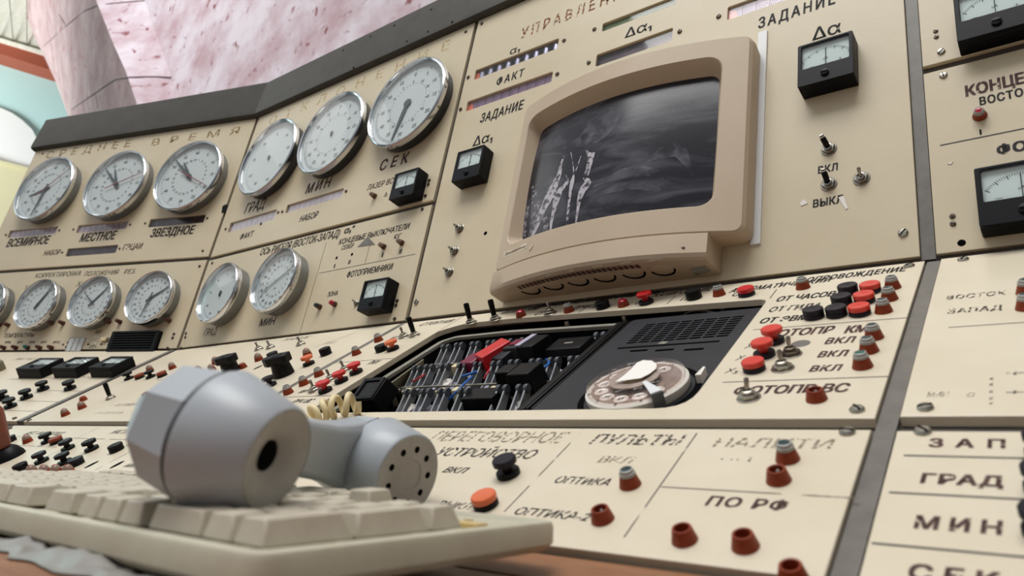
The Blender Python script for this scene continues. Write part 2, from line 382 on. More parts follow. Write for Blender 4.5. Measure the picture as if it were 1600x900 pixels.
PKB = panel('K', [(mit_desk(-.006)+.005, -.006), (UBC-.006, -.006), (UBC-.006, DF), (mit_desk(DF)+.005, DF)], 'cream desk panel with two black selector knobs, below ОСЬ РИГЕЛЯ', (), 'panel_desk', .0065)
PKA = panel('AK', [(-.688, -.006), (mitA_desk(-.006)-.013, -.006), (mitA_desk(DF)-.013, DF), (-.688, DF)], 'cream desk panel with three flat black meters in a row', (), 'panel_desk', .0065)
PL1 = panel('K', [(UBC+.02, LF), (UCD0, LF), (UCD0, LE), (UBC+.02, LE)], 'cream lower desk panel marked ПЕРЕГОВОРНОЕ УСТРОЙСТВО, ПУЛЬТЫ and ПО РФ', (), 'panel_desk', .0065)
PLB = panel('K', [(mit_desk(LF)+.005, LF), (UBC+.013, LF), (UBC+.013, LE), (mit_desk(LE)+.005, LE)], 'cream lower desk panel crowded with black push buttons beside the brown handle', (), 'panel_desk', .0065)
PKD = panel('K', [(UCD1, -.006), (.62, -.006), (.62, DF+.002), (UCD1, DF+.002)], 'cream desk panel with faded ВОСТОК and ЗАПАД lettering', (), 'panel_desk', .0065)
PLD = panel('K', [(UCD1+.0005, LF-.001), (.62, LF-.001), (.62, LE), (UCD1+.0005, LE)], 'cream lower desk panel marked ЗАП, ГРАД, МИН, СЕК', (), 'panel_desk', .0065)

# the steel cabinet behind the panels
cab = bpy.data.objects.new('console_cabinet', None); COL.objects.link(cab); cab.location = (0, 0, 0)
tag(cab, 'dark grey steel console cabinet carrying all the cream panels', 'console')
def skin(name, m, *quads):
    mb = MB()
    for k, poly, z0, z1 in quads: mb.prism(poly, z0, z1, frame_matrix(k))
    return obj(name, mb.mesh(name, m), cab)
FZ = -.0052
def cut(k, outline, hs, z0, name):
    me = plate_mesh(name, outline, hs, .003, 'frame', .0002); o = obj(name, me, cab); o.matrix_world = frame_matrix(k, 0, 0, z0); return o
def grow(b, e): return [(b[0]-e, b[2]-e), (b[1]+e, b[2]-e), (b[1]+e, b[3]+e), (b[0]-e, b[3]+e)]
cut('B', [(XF, 0), (.62, 0), (.62, VT), (mit_back(VT), VT)], [grow(win[n][1], .004) for n in win if win[n][0] == 'B'], FZ, 'upright_frame')
cut('A', [(-.689, 0), (0, 0), (mitA_back(VT), VT), (-.689, VT)], [grow(win[n][1], .004) for n in win if win[n][0] == 'A'], FZ, 'upright_frame')
cut('K', [(XF, 0), (.62, 0), (.62, LE-.004), (mit_desk(LE), LE-.004)], [[(OX0-.006, OY0-.004), (OX1+.006, OY0-.004), (OX1+.006, OY1+.004), (OX0-.006, OY1+.004)]], -.0068, 'desk_frame')
cut('AK', [(-.689, 0), (0, 0), (mitA_desk(LE), LE-.004), (-.689, LE-.004)], [], -.0068, 'desk_frame')
# raised rails along the seams
skin('seam_rail', 'frame_rail', ('B', [(-.0008, 0), (.0100, 0), (.0100, VT), (-.0008, VT)], FZ, -.0022))
skin('seam_rail', 'frame_rail', ('K', [(UCD0+.001, -.002), (UCD1-.001, -.002), (UCD1-.001, LE), (UCD0+.001, LE)], -.0067, -.0025))
skin('seam_rail', 'frame_rail', ('K', [(UBC-.0055, -.004), (UBC+.0055, -.004), (UBC+.0055, DF), (UBC-.0055, DF)], -.0067, -.0003))
skin('seam_rail', 'frame_rail', ('AK', [(mitA_desk(-.004)-.0122, -.004), (mitA_desk(-.004)-.002, -.004), (mitA_desk(DF)-.002, DF), (mitA_desk(DF)-.0122, DF)], -.0067, .0006))
# cornice with its rounded lower lip
prof = [(-.03, .5455), (.004, .5455), (.011, .549), (.0115, .556), (.006, .640), (.003, .6435), (-.03, .6435)]     # (out, up)
def cornice(k, u0, u1, mit):
    mb = MB(); a = [(u0(v), v, z) for z, v in prof]; b_ = [(u1(v), v, z) for z, v in prof]; n = len(prof)
    mb.add(a+b_, [(i, (i+1) % n, n+(i+1) % n, n+i) for i in range(n)]+[tuple(range(n)), tuple(reversed(range(n, 2*n)))])
    me = mb.mesh('cornice', 'cornice'); o = obj('cornice', me, cab); o.matrix_world = frame_matrix(k); return o
cornice('B', mit_back, lambda v: .62, 0); cornice('A', lambda v: -.695, mitA_back, 0)
cor_holes = MB()
for px, py in [(535, 78), (578, 56), (615, 39), (673, 14), (708, 36), (637, 66), (670, 51), (554, 107)]:
    u, v = at('B', px, py, .009); zc = .0115-.0055*(v-.556)/.084
    cor_holes.lathe([(.0022, zc-.001), (.0022, zc+.0004)], 10, (u, v, 0))
o = obj('screw_hole', cor_holes.mesh('screw_hole', 'dark'), cab); o.matrix_world = frame_matrix('B')
# closed rear and the left end of the cabinet
mb = MB()
for k, u0, u1 in (('B', XF, .62), ('A', -.689, 0)):
    Mx = frame_matrix(k); tp = Mx @ Vector(((u0), VT, -.03)); tq = Mx @ Vector((u1, VT, -.03)); P = PL[k]; bk = (nA if k == 'A' else nB)
    d = bk*.16
    mb.quad(tp, tq, tq+d, tp+d); mb.quad(tp+d, tq+d, Vector(((tq+d).x, (tq+d).y, 0)), Vector(((tp+d).x, (tp+d).y, 0)))
Mx = frame_matrix('A'); Mk = frame_matrix('AK')
a = Mx @ Vector((-.689, VT+.09, -.004)); b_ = Mx @ Vector((-.689, 0, -.004)); c_ = Mk @ Vector((-.689, LE, -.007)); d = nA*.20
mb.quad(a, b_, c_, Vector((c_.x, c_.y, 0)), Vector((a.x, a.y, 0))+d, a+d)
obj('cabinet_shell', mb.mesh('cabinet_shell', 'frame'), cab)
mb = MB()
for k, u0, u1 in (('K', mit_desk(LE), .62), ('AK', -.689, mitA_desk(LE))):
    Mk = frame_matrix(k); a = Mk @ Vector((u0, LE-.004, -.007)); b_ = Mk @ Vector((u1, LE-.004, -.007)); mb.quad(a, b_, Vector((b_.x, b_.y+.02, 0)), Vector((a.x, a.y+.02, 0)))
obj('front_shell', mb.mesh('front_shell', 'frame'), cab)

# wooden ledge in front of the desk
ZS = Z0-.2475
mb = MB(); mb.box(-1.9, .62, -.98, -.3625, ZS-.03, ZS); mb.prism([(-.400, ZS), (-.3625, ZS), (-.3580, Z0-.2405), (-.3640, Z0-.2400)], -1.9, .62, Matrix(((0, 0, 1, 0), (1, 0, 0, 0), (0, 1, 0, 0), (0, 0, 0, 1)))); shelf = obj('wooden_ledge', mb.mesh('wooden_ledge', 'wood'), bevel=.003); tag(shelf, 'worn orange-brown wooden ledge along the front of the console', 'ledge')

# ------------------------------------------------------------------ lettering, rules, screws on the panels
W = write
W(PA1, 'A', 'ВСЕМИРНОЕ', (9, 386), (75, 381), 12, bold=.045, shear=.1)
W(PA1, 'A', 'МЕСТНОЕ', (123.5, 378), (179, 374), 12.5, bold=.045, shear=.1)
W(PA1, 'A', 'ЗВЕЗДНОЕ', (234, 370), (302, 366), 12.5, bold=.045, shear=.1)
W(PA1, 'A', 'НАБОР', (67, 400), (93, 397), 7.5, 'ink_brown', .03, .1); W(PA1, 'A', 'ГЭЦАИ', (191, 391), (221, 389), 9, 'ink_brown', .03, .1)
W(PA1, 'A', 'СРЕДНЕЕ', (71, 247), (202, 230), 10, 'ink_gold', .02, 0, 1.9); W(PA1, 'A', 'ВРЕМЯ', (236, 227), (372, 210), 10, 'ink_gold', .02, 0, 2.2)
W(PA2, 'A', 'КОРРЕКТИРОВКА', (54, 434), (125, 431), 7, 'ink_thin', .02, .15); W(PA2, 'A', 'ПОЛОЖЕНИЯ', (131, 431), (184, 429), 7, 'ink_thin', .02, .15); W(PA2, 'A', 'РЕЗ.', (193, 428), (211, 427), 7, 'ink_thin', .02, .15)
W(PA2, 'A', 'ТЕМПЕРАТУРЫ', (5, 528), (53, 526.5), 6.5, 'ink', .02, .15); W(PA2, 'A', 'Y', (37, 453), (43, 453), 8, 'ink_thin', .01, .2); W(PA2, 'A', 'X', (118, 448), (126, 447.5), 8.5, 'ink', .01, .2)
for i, x in enumerate((7, 26, 44.5, 62.5, 82)): W(PA2, 'A', '№'+str(6+i), (x, 537), (x+(9.5 if i < 4 else 11), 536.6), 4, 'ink', .02, .15)
W(PA2, 'A', 'АВТ', (148, 521), (159, 520.6), 5, 'ink', .02, .1); W(PA2, 'A', 'РУЧ', (139, 545), (150, 544.5), 5, 'ink_thin', .02, .1)
W(PB1, 'B', 'ОТКЛОНЕНИЕ', (420, 193), (700, 80), 11, 'ink_gold', .0, 0, 2.4)
W(PB1, 'B', 'ГРАД', (381, 334), (412, 325), 14, 'ink_brown', .03, .1); W(PB1, 'B', 'МИН', (476.5, 303), (515, 292), 14, 'ink_brown', .03, .12, 1.4)
W(PB1, 'B', 'СЕК', (592, 267), (637, 254), 15, 'ink_brown', .04, .1, 1.7)
W(PB1, 'B', 'ФАКТ', (374, 375), (395, 369), 8, 'ink', .03, .15); W(PB1, 'B', 'НАБОР', (467, 348), (496, 339), 9, 'ink', .03, .15)
W(PB1, 'B', 'ЛАЗЕР ВС', (573, 298), (614, 286), 8, 'ink_brown', .02, .12); W(PB1, 'B', 'Δ', (599.5, 308), (605, 306), 6, 'ink_brown', .02)
W(PB2, 'B', 'ОСЬ РИГЕЛЯ (ВОСТОК-ЗАПАД)', (405.5, 400), (530, 369), 10, 'ink', .03, .15); W(PB2, 'B', 'α₁°', (537, 366), (553, 361), 9, 'ink', .05, .05)
W(PB2, 'B', 'КОНЦЕВЫЕ ВЫКЛЮЧАТЕЛИ', (529, 382), (639, 358), 8, 'ink', .03, .12); W(PB2, 'B', 'СЕВЕР', (533, 391), (552, 386.5), 6.5, 'ink', .02, .12); W(PB2, 'B', 'ЮГ', (615, 374), (626, 371), 6.5, 'ink', .02, .12)
W(PB2, 'B', 'ФОТОПРИЕМНИКИ', (541, 435), (613, 420), 9, 'ink', .035, .12); W(PB2, 'B', 'ЗОНА', (511, 464), (527, 461), 7, 'ink', .03, .12)
W(PB2, 'B', 'ГРАД', (317, 526), (337, 522.5), 11, 'ink_thin', .03, .12); W(PB2, 'B', 'МИН', (404, 511), (429, 506), 11, 'ink', .03, .12)
W(PB2, 'B', 'I', (521, 419), (523, 418.5), 6, 'ink'); W(PB2, 'B', 'II', (543.5, 413), (547, 412), 6, 'ink', .04); W(PB2, 'B', 'I', (596, 402), (598, 401.5), 7, 'ink'); W(PB2, 'B', 'II', (623, 397), (627, 396), 7, 'ink', .04)
W(PC, 'B', 'ФАКТ', (775, 134), (818, 119), 11, 'ink', .035, .05, 1.3); W(PC, 'B', 'ЗАДАНИЕ', (749.5, 192), (817, 170), 13, 'ink', .04, .1, 1.15)
W(PC, 'B', 'α₁', (796, 86), (812, 80), 10, 'ink', .02); W(PC, 'B', 'Δα₁', (976, 59), (1018, 46), 14, 'ink', .018); W(PC, 'B', 'Δα₁', (738, 229), (769, 220), 14, 'ink', .018)
W(PC, 'B', 'Δα', (1269, 65), (1314, 49), 19, 'ink', .018); W(PC, 'B', 'ЗАДАНИЕ', (1184.5, 45), (1306, 5), 16, 'ink', .04, .05, 1.35)
W(PC, 'B', 'УПРАВЛЕНИЕ', (813, 60), (990, -9), 15, 'ink_orange', .03, 0, 1.5)
W(PC, 'B', 'ВКЛ', (1278, 272), (1309.5, 265), 11, 'ink', .045, .05, 1.1); W(PC, 'B', 'ВЫКЛ', (1270, 325), (1318, 316), 12, 'ink', .045, .05, 1.05)
W(PD2, 'B', 'КОНЦЕВЫЕ', (1509, 153), (1664, 113), 17, 'ink_brown', .06, 0, 1.05); W(PD2, 'B', 'ВОСТОК', (1531, 165), (1614, 146), 12.5, 'ink', .05, 0, 1.15)
W(PD2, 'B', 'I', (1531, 211), (1534, 210), 9, 'ink', .02); W(PD2, 'B', 'ФОТО', (1558, 242), (1650, 226), 15, 'ink', .06)
W(PK, 'K', 'ВЫБОР РЕЖИМА РАБОТЫ', (835, 480), (1030, 460.5), 6, 'ink', .045, .35, 1.1)
W(PK, 'K', 'ОПТИЧЕСКИЙ', (782, 491), (840, 484), 4, 'ink', .02, .3); W(PK, 'K', 'РУЧНОЙ', (893, 484), (934, 479), 4.5, 'ink', .03, .3); W(PK, 'K', 'СТ', (834, 493), (847, 491.5), 4.5, 'ink', .03, .3)
W(PK, 'K', 'СКАНИРОВАНИЕ', (1010, 466), (1112, 453), 6, 'ink', .035, .2, 1.1); W(PK, 'K', 'П', (923, 483), (931, 482), 4.5, 'ink', .03, .3); W(PK, 'K', 'С', (991, 476), (998, 475.5), 4.5, 'ink', .03, .3)
W(PK, 'K', 'П', (1062, 470), (1072, 469), 5, 'ink', .03, .2); W(PK, 'K', 'С', (1143, 463), (1153, 462.5), 5, 'ink', .03, .2)
W(PK, 'K', 'АВТОМАТИЧЕСКИЙ', (1139, 457), (1297, 441), 6, 'ink', .035, .2, 1.1); W(PK, 'K', 'СОПРОВОЖДЕНИЕ', (1247, 441), (1415, 425), 6.5, 'ink', .045, .15, 1.1)
W(PK, 'K', 'ОТ ЧАСОВ', (1212, 471), (1303, 463), 7, 'ink', .045, .15); W(PK, 'K', 'ОТ ГИДА', (1200, 487.5), (1280, 481), 7, 'ink_thin', .045, .15); W(PK, 'K', 'ОТ ЭВМ', (1186, 505), (1262, 500), 7.5, 'ink', .045, .15)
W(PK, 'K', 'ФОТОПР', (1192, 528), (1301, 520), 10, 'ink_brown', .05, .15); W(PK, 'K', 'КМ', (1318, 521), (1356, 518), 10.5, 'ink_brown', .06, .12)
for a, b in (((1287, 538), (1335, 535)), ((1276, 559), (1324, 556)), ((1263, 581), (1314, 579))): W(PK, 'K', 'ВКЛ', a, b, 9, 'ink_brown', .05, .15, 1.1)
for a, b, t in (((1162, 545), (1174, 544), 'Х'), ((1148, 563.5), (1161, 562.5), 'Х'), ((1131, 583.5), (1153, 582), 'Х₃')): W(PK, 'K', t, a, b, 7, 'ink', .01, .2)
W(PK, 'K', 'ФОТОПР ВС', (1144, 616), (1325, 613), 12, 'ink_brown', .05, .12)
W(PK, 'K', 'СТОП КВ', (650, 512), (708, 501.5), 4, 'ink', .02, .35); W(PK, 'K', 'ФОТ', (607, 531), (622, 528), 3.5, 'ink_thin', .02, .35)
W(PK, 'K', 'ПУСК', (568, 572), (592, 566), 5, 'ink', .02, .4); W(PK, 'K', 'ВЕРТ', (462, 616), (482, 612), 4.5, 'ink', .02, .4); W(PK, 'K', 'РУЧ / ВС', (448, 633), (488, 627), 6, 'ink', .02, .5); W(PK, 'K', 'ВКЛ', (489, 600), (506, 596.5), 4, 'ink_thin', .02, .4)
W(PKB, 'K', 'АВ. ОСВЕЩЕНИЕ', (176, 635.5), (219, 632.5), 3.5, 'ink_thin', .01, .4); W(PKB, 'K', 'РЕЖИМ РАБОТЫ', (146, 648), (192, 645.5), 3, 'ink_worn', .01, .4)
W(PKB, 'K', 'ПРИВОДЫ', (437, 534), (482, 528), 3.2, 'ink_thin', .01, .3); W(PKB, 'K', 'ТОРМОЗ', (500, 540), (525, 535), 3, 'ink_worn', .01, .3)
W(PKA, 'AK', 'МЕТЕО', (20, 563), (54, 562), 3, 'ink_worn', .02, .3); W(PKA, 'AK', 'ВЕТЕР', (66, 592.5), (103, 590.5), 2.5, 'ink_worn', .01, .3); W(PKA, 'AK', 'ДАВЛ', (10, 594), (28, 593), 2.5, 'ink_worn', .01, .3); W(PKA, 'AK', 'ТЕМП', (122, 592), (148, 589.5), 2.5, 'ink_worn', .01, .3)
W(PL1, 'K', 'ПЕРЕГОВОРНОЕ', (667, 690), (877, 691), 15, 'ink_faint', .02, .15); W(PL1, 'K', 'УСТРОЙСТВО', (676, 713), (832, 716), 13, 'ink_thin', .02, .2)
W(PL1, 'K', 'ВКЛ', (689, 739), (727, 739), 9, 'ink', .015, .25); W(PL1, 'K', 'ВЫКЛ', (678, 793), (736, 795), 10, 'ink_thin', .02, .2)
W(PL1, 'K', 'ПУЛЬТЫ', (920, 693), (1062, 697), 15, 'ink_worn', .03, .15); W(PL1, 'K', 'ВКЛ', (932, 723), (987, 724), 10, 'ink_faint', .03, .15)
W(PL1, 'K', 'ОПТИКА', (864, 755), (950, 759), 11, 'ink_thin', .025, .2); W(PL1, 'K', 'ОПТИКА-2', (801, 804), (918, 814), 12, 'ink_thin', .025, .2)
W(PL1, 'K', 'НАЛИТИ', (1113, 697), (1300, 703), 14, 'ink_faint', .02, .1); W(PL1, 'K', 'ПО РФ', (1099, 792), (1231, 796), 15, 'ink_brown', .04, .1, 1.15); W(PL1, 'K', '--- 1', (1125, 720), (1172, 721), 7, 'ink_worn', .02)
W(PLB, 'K', 'АВТ. ФОТОГИД', (31, 681), (98, 678), 5, 'ink', .01, .5); W(PLB, 'K', 'НАСТР. ПРИВ', (167, 679), (222, 677), 6.5, 'ink', .01, .5); W(PLB, 'K', 'РЕЗ.', (193, 698), (212, 697), 5, 'ink', .01, .5); W(PLB, 'K', 'МИН', (189, 731), (212, 730), 6.5, 'ink', .01, .5)
W(PKD, 'K', 'ВОСТОК', (1478, 468), (1573, 461), 6, 'ink_worn', .04, .1, 1.15); W(PKD, 'K', 'ЗАПАД', (1480, 489.5), (1566, 485), 7, 'ink_worn', .045, .1, 1.15)
W(PKD, 'K', 'МИН', (1448, 621), (1482, 620), 8, 'ink_faint', .02, .1); W(PKD, 'K', 'с', (1510, 620), (1524, 620), 8, 'ink_faint', .02, .1)
for y in (594, 603, 614, 625, 633): W(PKD, 'K', 'к', (1546, y), (1552, y), 5, 'ink_worn', .02)
for y in (584, 614): W(PKD, 'K', '+', (1572, y+3), (1600, y+3), 8, 'ink_thin', .0)
W(PLD, 'K', 'ЗАП', (1450, 699), (1571, 700), 13, 'ink_brown', .05, 0, 1.9); W(PLD, 'K', 'ГРАД', (1437, 755), (1568, 761), 15.5, 'ink_brown', .055, .05, 1.1)
W(PLD, 'K', 'МИН', (1427, 826), (1567, 835), 20, 'ink_brown', .05, .05, 1.5); W(PLD, 'K', 'СЕК', (1417, 907), (1563, 918), 24, 'ink_brown', .05, .05, 1.5)

def rules(p, k, segs):
    for s in segs:
        mb = MB(); rule(mb, k, *s[:2], **(s[2] if len(s) > 2 else {})); obj('ruled_line', mb.mesh('ruled_line', 'ink_rule' if p in (PL1, PLB) else 'ink'), p)
ink('ink_rule', '#5a5149', .42, .50, 60)
rules(PB2, 'B', [((512, 378), (465, 526), dict(snap='v')), ((499, 427), (649, 397), dict(snap='h')), ((578, 383), (570, 412), dict(snap='v'))])
rules(PD2, 'B', [((1469, 230), (1640, 190), dict(snap='h', wd=.0013))])
rules(PK, 'K', [((1178, 514), (1419, 498), dict(snap='h')), ((1130, 596), (1391, 590), dict(snap='h')), ((904, 489), (917, 479), dict()), ((1042, 475), (1056, 462), dict(snap='v')), ((1203, 466), (1214, 452), dict(snap='v')), ((1219, 445), (1223, 440), dict(snap='v')),
                ((520, 569), (618, 558), dict(snap='h')), ((435, 623), (521, 616), dict(snap='h')), ((690, 520), (718, 493), dict(snap='v'))])
rules(PL1, 'K', [((906, 675), (790, 800), dict(snap='v')), ((1092, 677), (952, 867), dict(snap='v')), ((1034, 759), (1340, 781), dict(snap='h'))])
rules(PLB, 'K', [((0, 681), (213, 688), dict(snap='h')), ((10, 695), (88, 699), dict(snap='h')), ((155, 667), (120, 686), dict(snap='v')), ((52, 725), (108, 695), dict(snap='v')), ((150, 735), (212, 700), dict(snap='v')), ((196, 711), (220, 713), dict(snap='h'))])
rules(PKD, 'K', [((1482, 512), (1640, 501), dict(snap='h'))])
rules(PLD, 'K', [((1412, 713), (1640, 716), dict(snap='h', wd=.0013)), ((1389, 771), (1640, 781), dict(snap='h', wd=.0013)), ((1362, 850), (1640, 873), dict(snap='h', wd=.0013))])
rules(PKB, 'K', [((245, 594), (330, 588), dict(snap='h')), ((490, 543), (555, 520), dict(wd=.0007))])
rules(PKA, 'AK', [((60, 611), (130, 610), dict(snap='h')), ((28, 627), (95, 627), dict(snap='h')), ((0, 642), (60, 642), dict(snap='h'))])

screws(PA1, 'A', [(9.5, 367), (93, 360), (115, 358.5), (203.5, 351), (227, 349), (324, 341), (97.5, 394.5), (187, 388.5), (317, 392), (67, 240)], .0028, 'screw_dark')
screws(PA2, 'A', [(272, 522), (270, 528), (262, 544), (312, 416)], .003, 'screw_dark')
holes(PA2, 'A', [(98.5, 538.5), (106, 535), (103, 542), (138, 538), (158, 538), (169, 538)], .0025)
screws(PB1, 'B', [(353, 358), (435, 332), (441.5, 331), (541, 299), (671, 282), (669.5, 288), (665, 306), (728, 50), (408, 350)], .003, 'screw_dark')
screws(PB2, 'B', [(660, 327), (617, 498.5), (621, 470), (619, 477), (332, 411), (283, 544), (291, 521), (290, 527)], .003, 'screw_dark')
holes(PB2, 'B', [(526, 403), (550, 397.5)], .0028)
screws(PC, 'B', [(732, 121), (720, 171), (881.5, 63.5), (871, 116), (929, 46), (920, 98), (1062, 49.5), (1123, 26), (753, 37)], .0032, 'screw_dark')
screws(PC, 'B', [(651, 472), (1411, 364)], .0042)
holes(PC, 'B', [(758.5, 364.5), (950, -1)], .003)
screws(PD1, 'B', [(1462, 49), (1463, 58)], .0022, 'screw_dark'); screws(PD1, 'B', [(1470.5, 81)], .0034); screws(PD2, 'B', [(1474, 118)], .0034)
screws(PD2, 'B', [(1488, 338), (1489, 350)], .0024, 'screw_dark'); holes(PD2, 'B', [(1502.5, 379.5)], .0032)
screws(PK, 'K', [(1339.5, 641), (1421, 416)], .0042); screws(PL1, 'K', [(1324, 676)], .0042); screws(PKD, 'K', [(1446, 638), (1505, 406)], .0042); screws(PLD, 'K', [(1442, 675)], .0042)
screws(PKA, 'AK', [(23, 654)], .0035, 'screw_dark'); screws(PKB, 'K', [(46, 657)], .0035, 'screw_dark'); screws(PLB, 'K', [(16, 670)], .0035, 'screw_dark')
u, v = at('K', 1251, 537); obj('empty_hole', MB().lathe([(.0068, 0), (.0062, .0003), (0, .0003)], 24).mesh('empty_hole', 'frame_rail'), PK, (u, v, 0))
for x, y in ((143, 726), (183, 726), (403, 574)):
    u, v = at('K', x, y); obj('slot_hole', MB().lathe([(.004, 0), (0, .0003)], 18, sy=2.0).mesh('slot_hole', 'dark'), PLB if y > 600 else PKB, (u, v, 0))
# small paper scraps stuck to the panels
def scrap(p, k, pts, m='paper'):
    q = [at(k, *a) for a in pts]; mb = MB(); mb.prism(q, .0001, .0006); obj('paper_scrap', mb.mesh('paper_scrap', m), p)
scrap(PC, 'B', [(1250, 317), (1257, 312), (1262, 318), (1252, 322)]); scrap(PC, 'B', [(1310, 309), (1318, 306), (1325, 325), (1322, 328)])
scrap(PD2, 'B', [(1480, 256), (1489, 253), (1486, 257)]); scrap(PB2, 'B', [(559, 386), (575, 370), (586, 382)], 'frame_rail')
scrap(PA1, 'A', [(346, 333), (348, 322), (354, 319), (358, 324), (356, 331)], 'black')

# ------------------------------------------------------------------ readout windows behind the panels
def readout(nm, label, kind):
    k, b = win[nm]; w_, h_ = b[1]-b[0], b[3]-b[2]
    t = thing('readout_window', k, 0, 0, label, 'display', uv=((b[0]+b[1])/2, (b[2]+b[3])/2), z=0)
    mb = MB(); e = .0012; d = -.03
    X, Y = w_/2+e, h_/2+e
    mb.quad((-X, -Y, -T), (-X, -Y, d), (X, -Y, d), (X, -Y, -T)); mb.quad((-X, Y, -T), (X, Y, -T), (X, Y, d), (-X, Y, d))
    mb.quad((-X, -Y, -T), (-X, Y, -T), (-X, Y, d), (-X, -Y, d)); mb.quad((X, -Y, -T), (X, -Y, d), (X, Y, d), (X, Y, -T)); mb.quad((-X, -Y, d), (-X, Y, d), (X, Y, d), (X, -Y, d))
    obj('recess', mb.mesh('recess', 'black_soft'), t)
    bm_ = {'pale': 'plexi_reflect_pale', 'tubes': 'plexi_plum', 'orange': 'plexi_reflect_lilac', 'dark': 'plexi_dark', 'green': 'plexi_dark'}[kind]
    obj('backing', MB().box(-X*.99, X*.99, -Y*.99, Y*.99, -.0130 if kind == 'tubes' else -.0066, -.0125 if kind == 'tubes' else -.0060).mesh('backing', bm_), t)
    n = max(3, round(w_/.017))
    for i in range(n):
        x = -w_/2+(i+.5)*w_/n; r = min(.0070, w_/n*.44)
        if kind == 'tubes':
            me = cached(('tube', round(r, 4), round(h_, 4)), lambda: MB().lathe([(r, -h_*.5), (r, h_*.5)], 18, mtx=Matrix.Rotation(-pi/2, 4, 'X')).mesh('digit_tube', 'tube_glass')); obj('digit_tube', me, t, (x, 0, -.0110))
        elif kind in ('pale', 'orange'):
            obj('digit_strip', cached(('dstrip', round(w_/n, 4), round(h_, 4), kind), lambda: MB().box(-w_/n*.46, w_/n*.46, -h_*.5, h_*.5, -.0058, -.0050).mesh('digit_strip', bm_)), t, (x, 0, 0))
    if kind in ('orange', 'tubes'): obj('end_tab', MB().prism([(-w_/2, -h_/2), (-w_/2+.012, -h_/2), (-w_/2+.009, h_*.2), (-w_/2, h_*.45)], -.0049, -.0044).mesh('end_tab', 'orange'), t)
    if kind == 'green': obj('filter_strip', MB().box(-w_/2, w_/2, -h_*.05, h_/2, -.0058, -.0050).mesh('filter_strip', 'green_filter'), t)
    obj('window_glass', MB().box(-w_/2+.0002, w_/2-.0002, -h_/2+.0002, h_/2-.0002, -.0032, -.0026).mesh('window_glass', 'window_pane'), t)
mat('green_filter', '#4f7d1e', .35); mat('plexi_reflect_pale', '#cdc6c8', .3, col2='#9a929c', scale=45, lo=.35, hi=.65); mat('plexi_reflect_lilac', '#a88ea2', .25, col2='#6d5672', scale=45, lo=.4, hi=.6); mat('plexi_plum', '#5b5068', .25, col2='#3b3446', scale=60); mat('plexi_dark', '#24141a', .3, spec=.3, col2='#4e3844', scale=40, lo=.52, hi=.7)  # pale and lilac carry the pink stone's reflection as colour, with dirty mottling
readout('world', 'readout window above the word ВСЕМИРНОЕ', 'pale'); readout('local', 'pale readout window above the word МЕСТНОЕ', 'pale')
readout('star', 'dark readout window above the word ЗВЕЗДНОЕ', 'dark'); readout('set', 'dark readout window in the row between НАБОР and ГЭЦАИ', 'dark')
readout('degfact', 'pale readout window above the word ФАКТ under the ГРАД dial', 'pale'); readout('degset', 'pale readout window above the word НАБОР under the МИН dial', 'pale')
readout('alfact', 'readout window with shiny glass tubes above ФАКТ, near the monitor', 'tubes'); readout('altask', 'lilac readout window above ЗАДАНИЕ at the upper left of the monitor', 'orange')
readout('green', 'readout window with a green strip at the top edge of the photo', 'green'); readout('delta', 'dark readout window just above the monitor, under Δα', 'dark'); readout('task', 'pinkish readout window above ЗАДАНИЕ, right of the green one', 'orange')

# ------------------------------------------------------------------ clocks and dials
def numerals(mb, items, r, h, z, a0=pi/2, n=None):
    n = n or len(items)
    for i, s in enumerate(items):
        a = a0-2*pi*i/n; letter_into(mb, s, r*cos(a), r*sin(a), h, z, .02)
def ticks(mb, n, r0, r1, wd, z):
    for i in range(n):
        a = 2*pi*i/n; c, s = cos(a), sin(a); mb.quad((r0*c-wd*s, r0*s+wd*c, z), (r0*c+wd*s, r0*s-wd*c, z), (r1*c+wd*s, r1*s-wd*c, z), (r1*c-wd*s, r1*s+wd*c, z))
def dial_print(kind, R):
    mb = MB(); z = .0003
    if kind == 'clock':
        ticks(mb, 60, R*.86, R*.81, .0003, z); ticks(mb, 12, R*.86, R*.78, .0006, z)
        numerals(mb, [str(i or 60) for i in range(0, 60, 5)], R*.70, R*.085, z); numerals(mb, [str(i or 24) for i in range(0, 24)], R*.49, R*.06, z)
    elif kind == 'small':
        ticks(mb, 100, R*.86, R*.80, .00025, z); ticks(mb, 20, R*.86, R*.77, .0005, z)
        numerals(mb, [str(i*5) for i in range(20)], R*.69, R*.085, z); numerals(mb, [str(i) for i in range(20)], R*.48, R*.07, z); letter_into(mb, 'мм', 0, -R*.22, R*.06, z)
    elif kind == 'big':
        ticks(mb, 120, R*.87, R*.81, .00035, z); ticks(mb, 12, R*.87, R*.79, .0007, z)
        numerals(mb, [str(i*5) for i in range(12)], R*.70, R*.085, z); numerals(mb, [str((60-i*5) % 60) for i in range(12)], R*.52, R*.06, z); ticks(mb, 36, R*.47, R*.455, .0012, z)
    else:
        ticks(mb, 90, R*.84, R*.79, .0003, z); numerals(mb, [str(i*10) for i in range(9)], R*.66, R*.08, z)
    return mb.mesh('scale', 'print_dark' if kind == 'clock' else 'print_grey')
def hand_mesh(L, wd, tail, key, m='hand_grey'):
    return cached((key, round(L, 4)), lambda: MB().prism([(-wd*.45, -tail), (wd*.45, -tail), (wd*.5, L*.35), (wd*.16, L), (-wd*.16, L), (-wd*.5, L*.35)], 0, .0008).lathe([(wd*.9, 0), (wd*.9, .0012), (0, .0016)], 16).mesh(key, m))
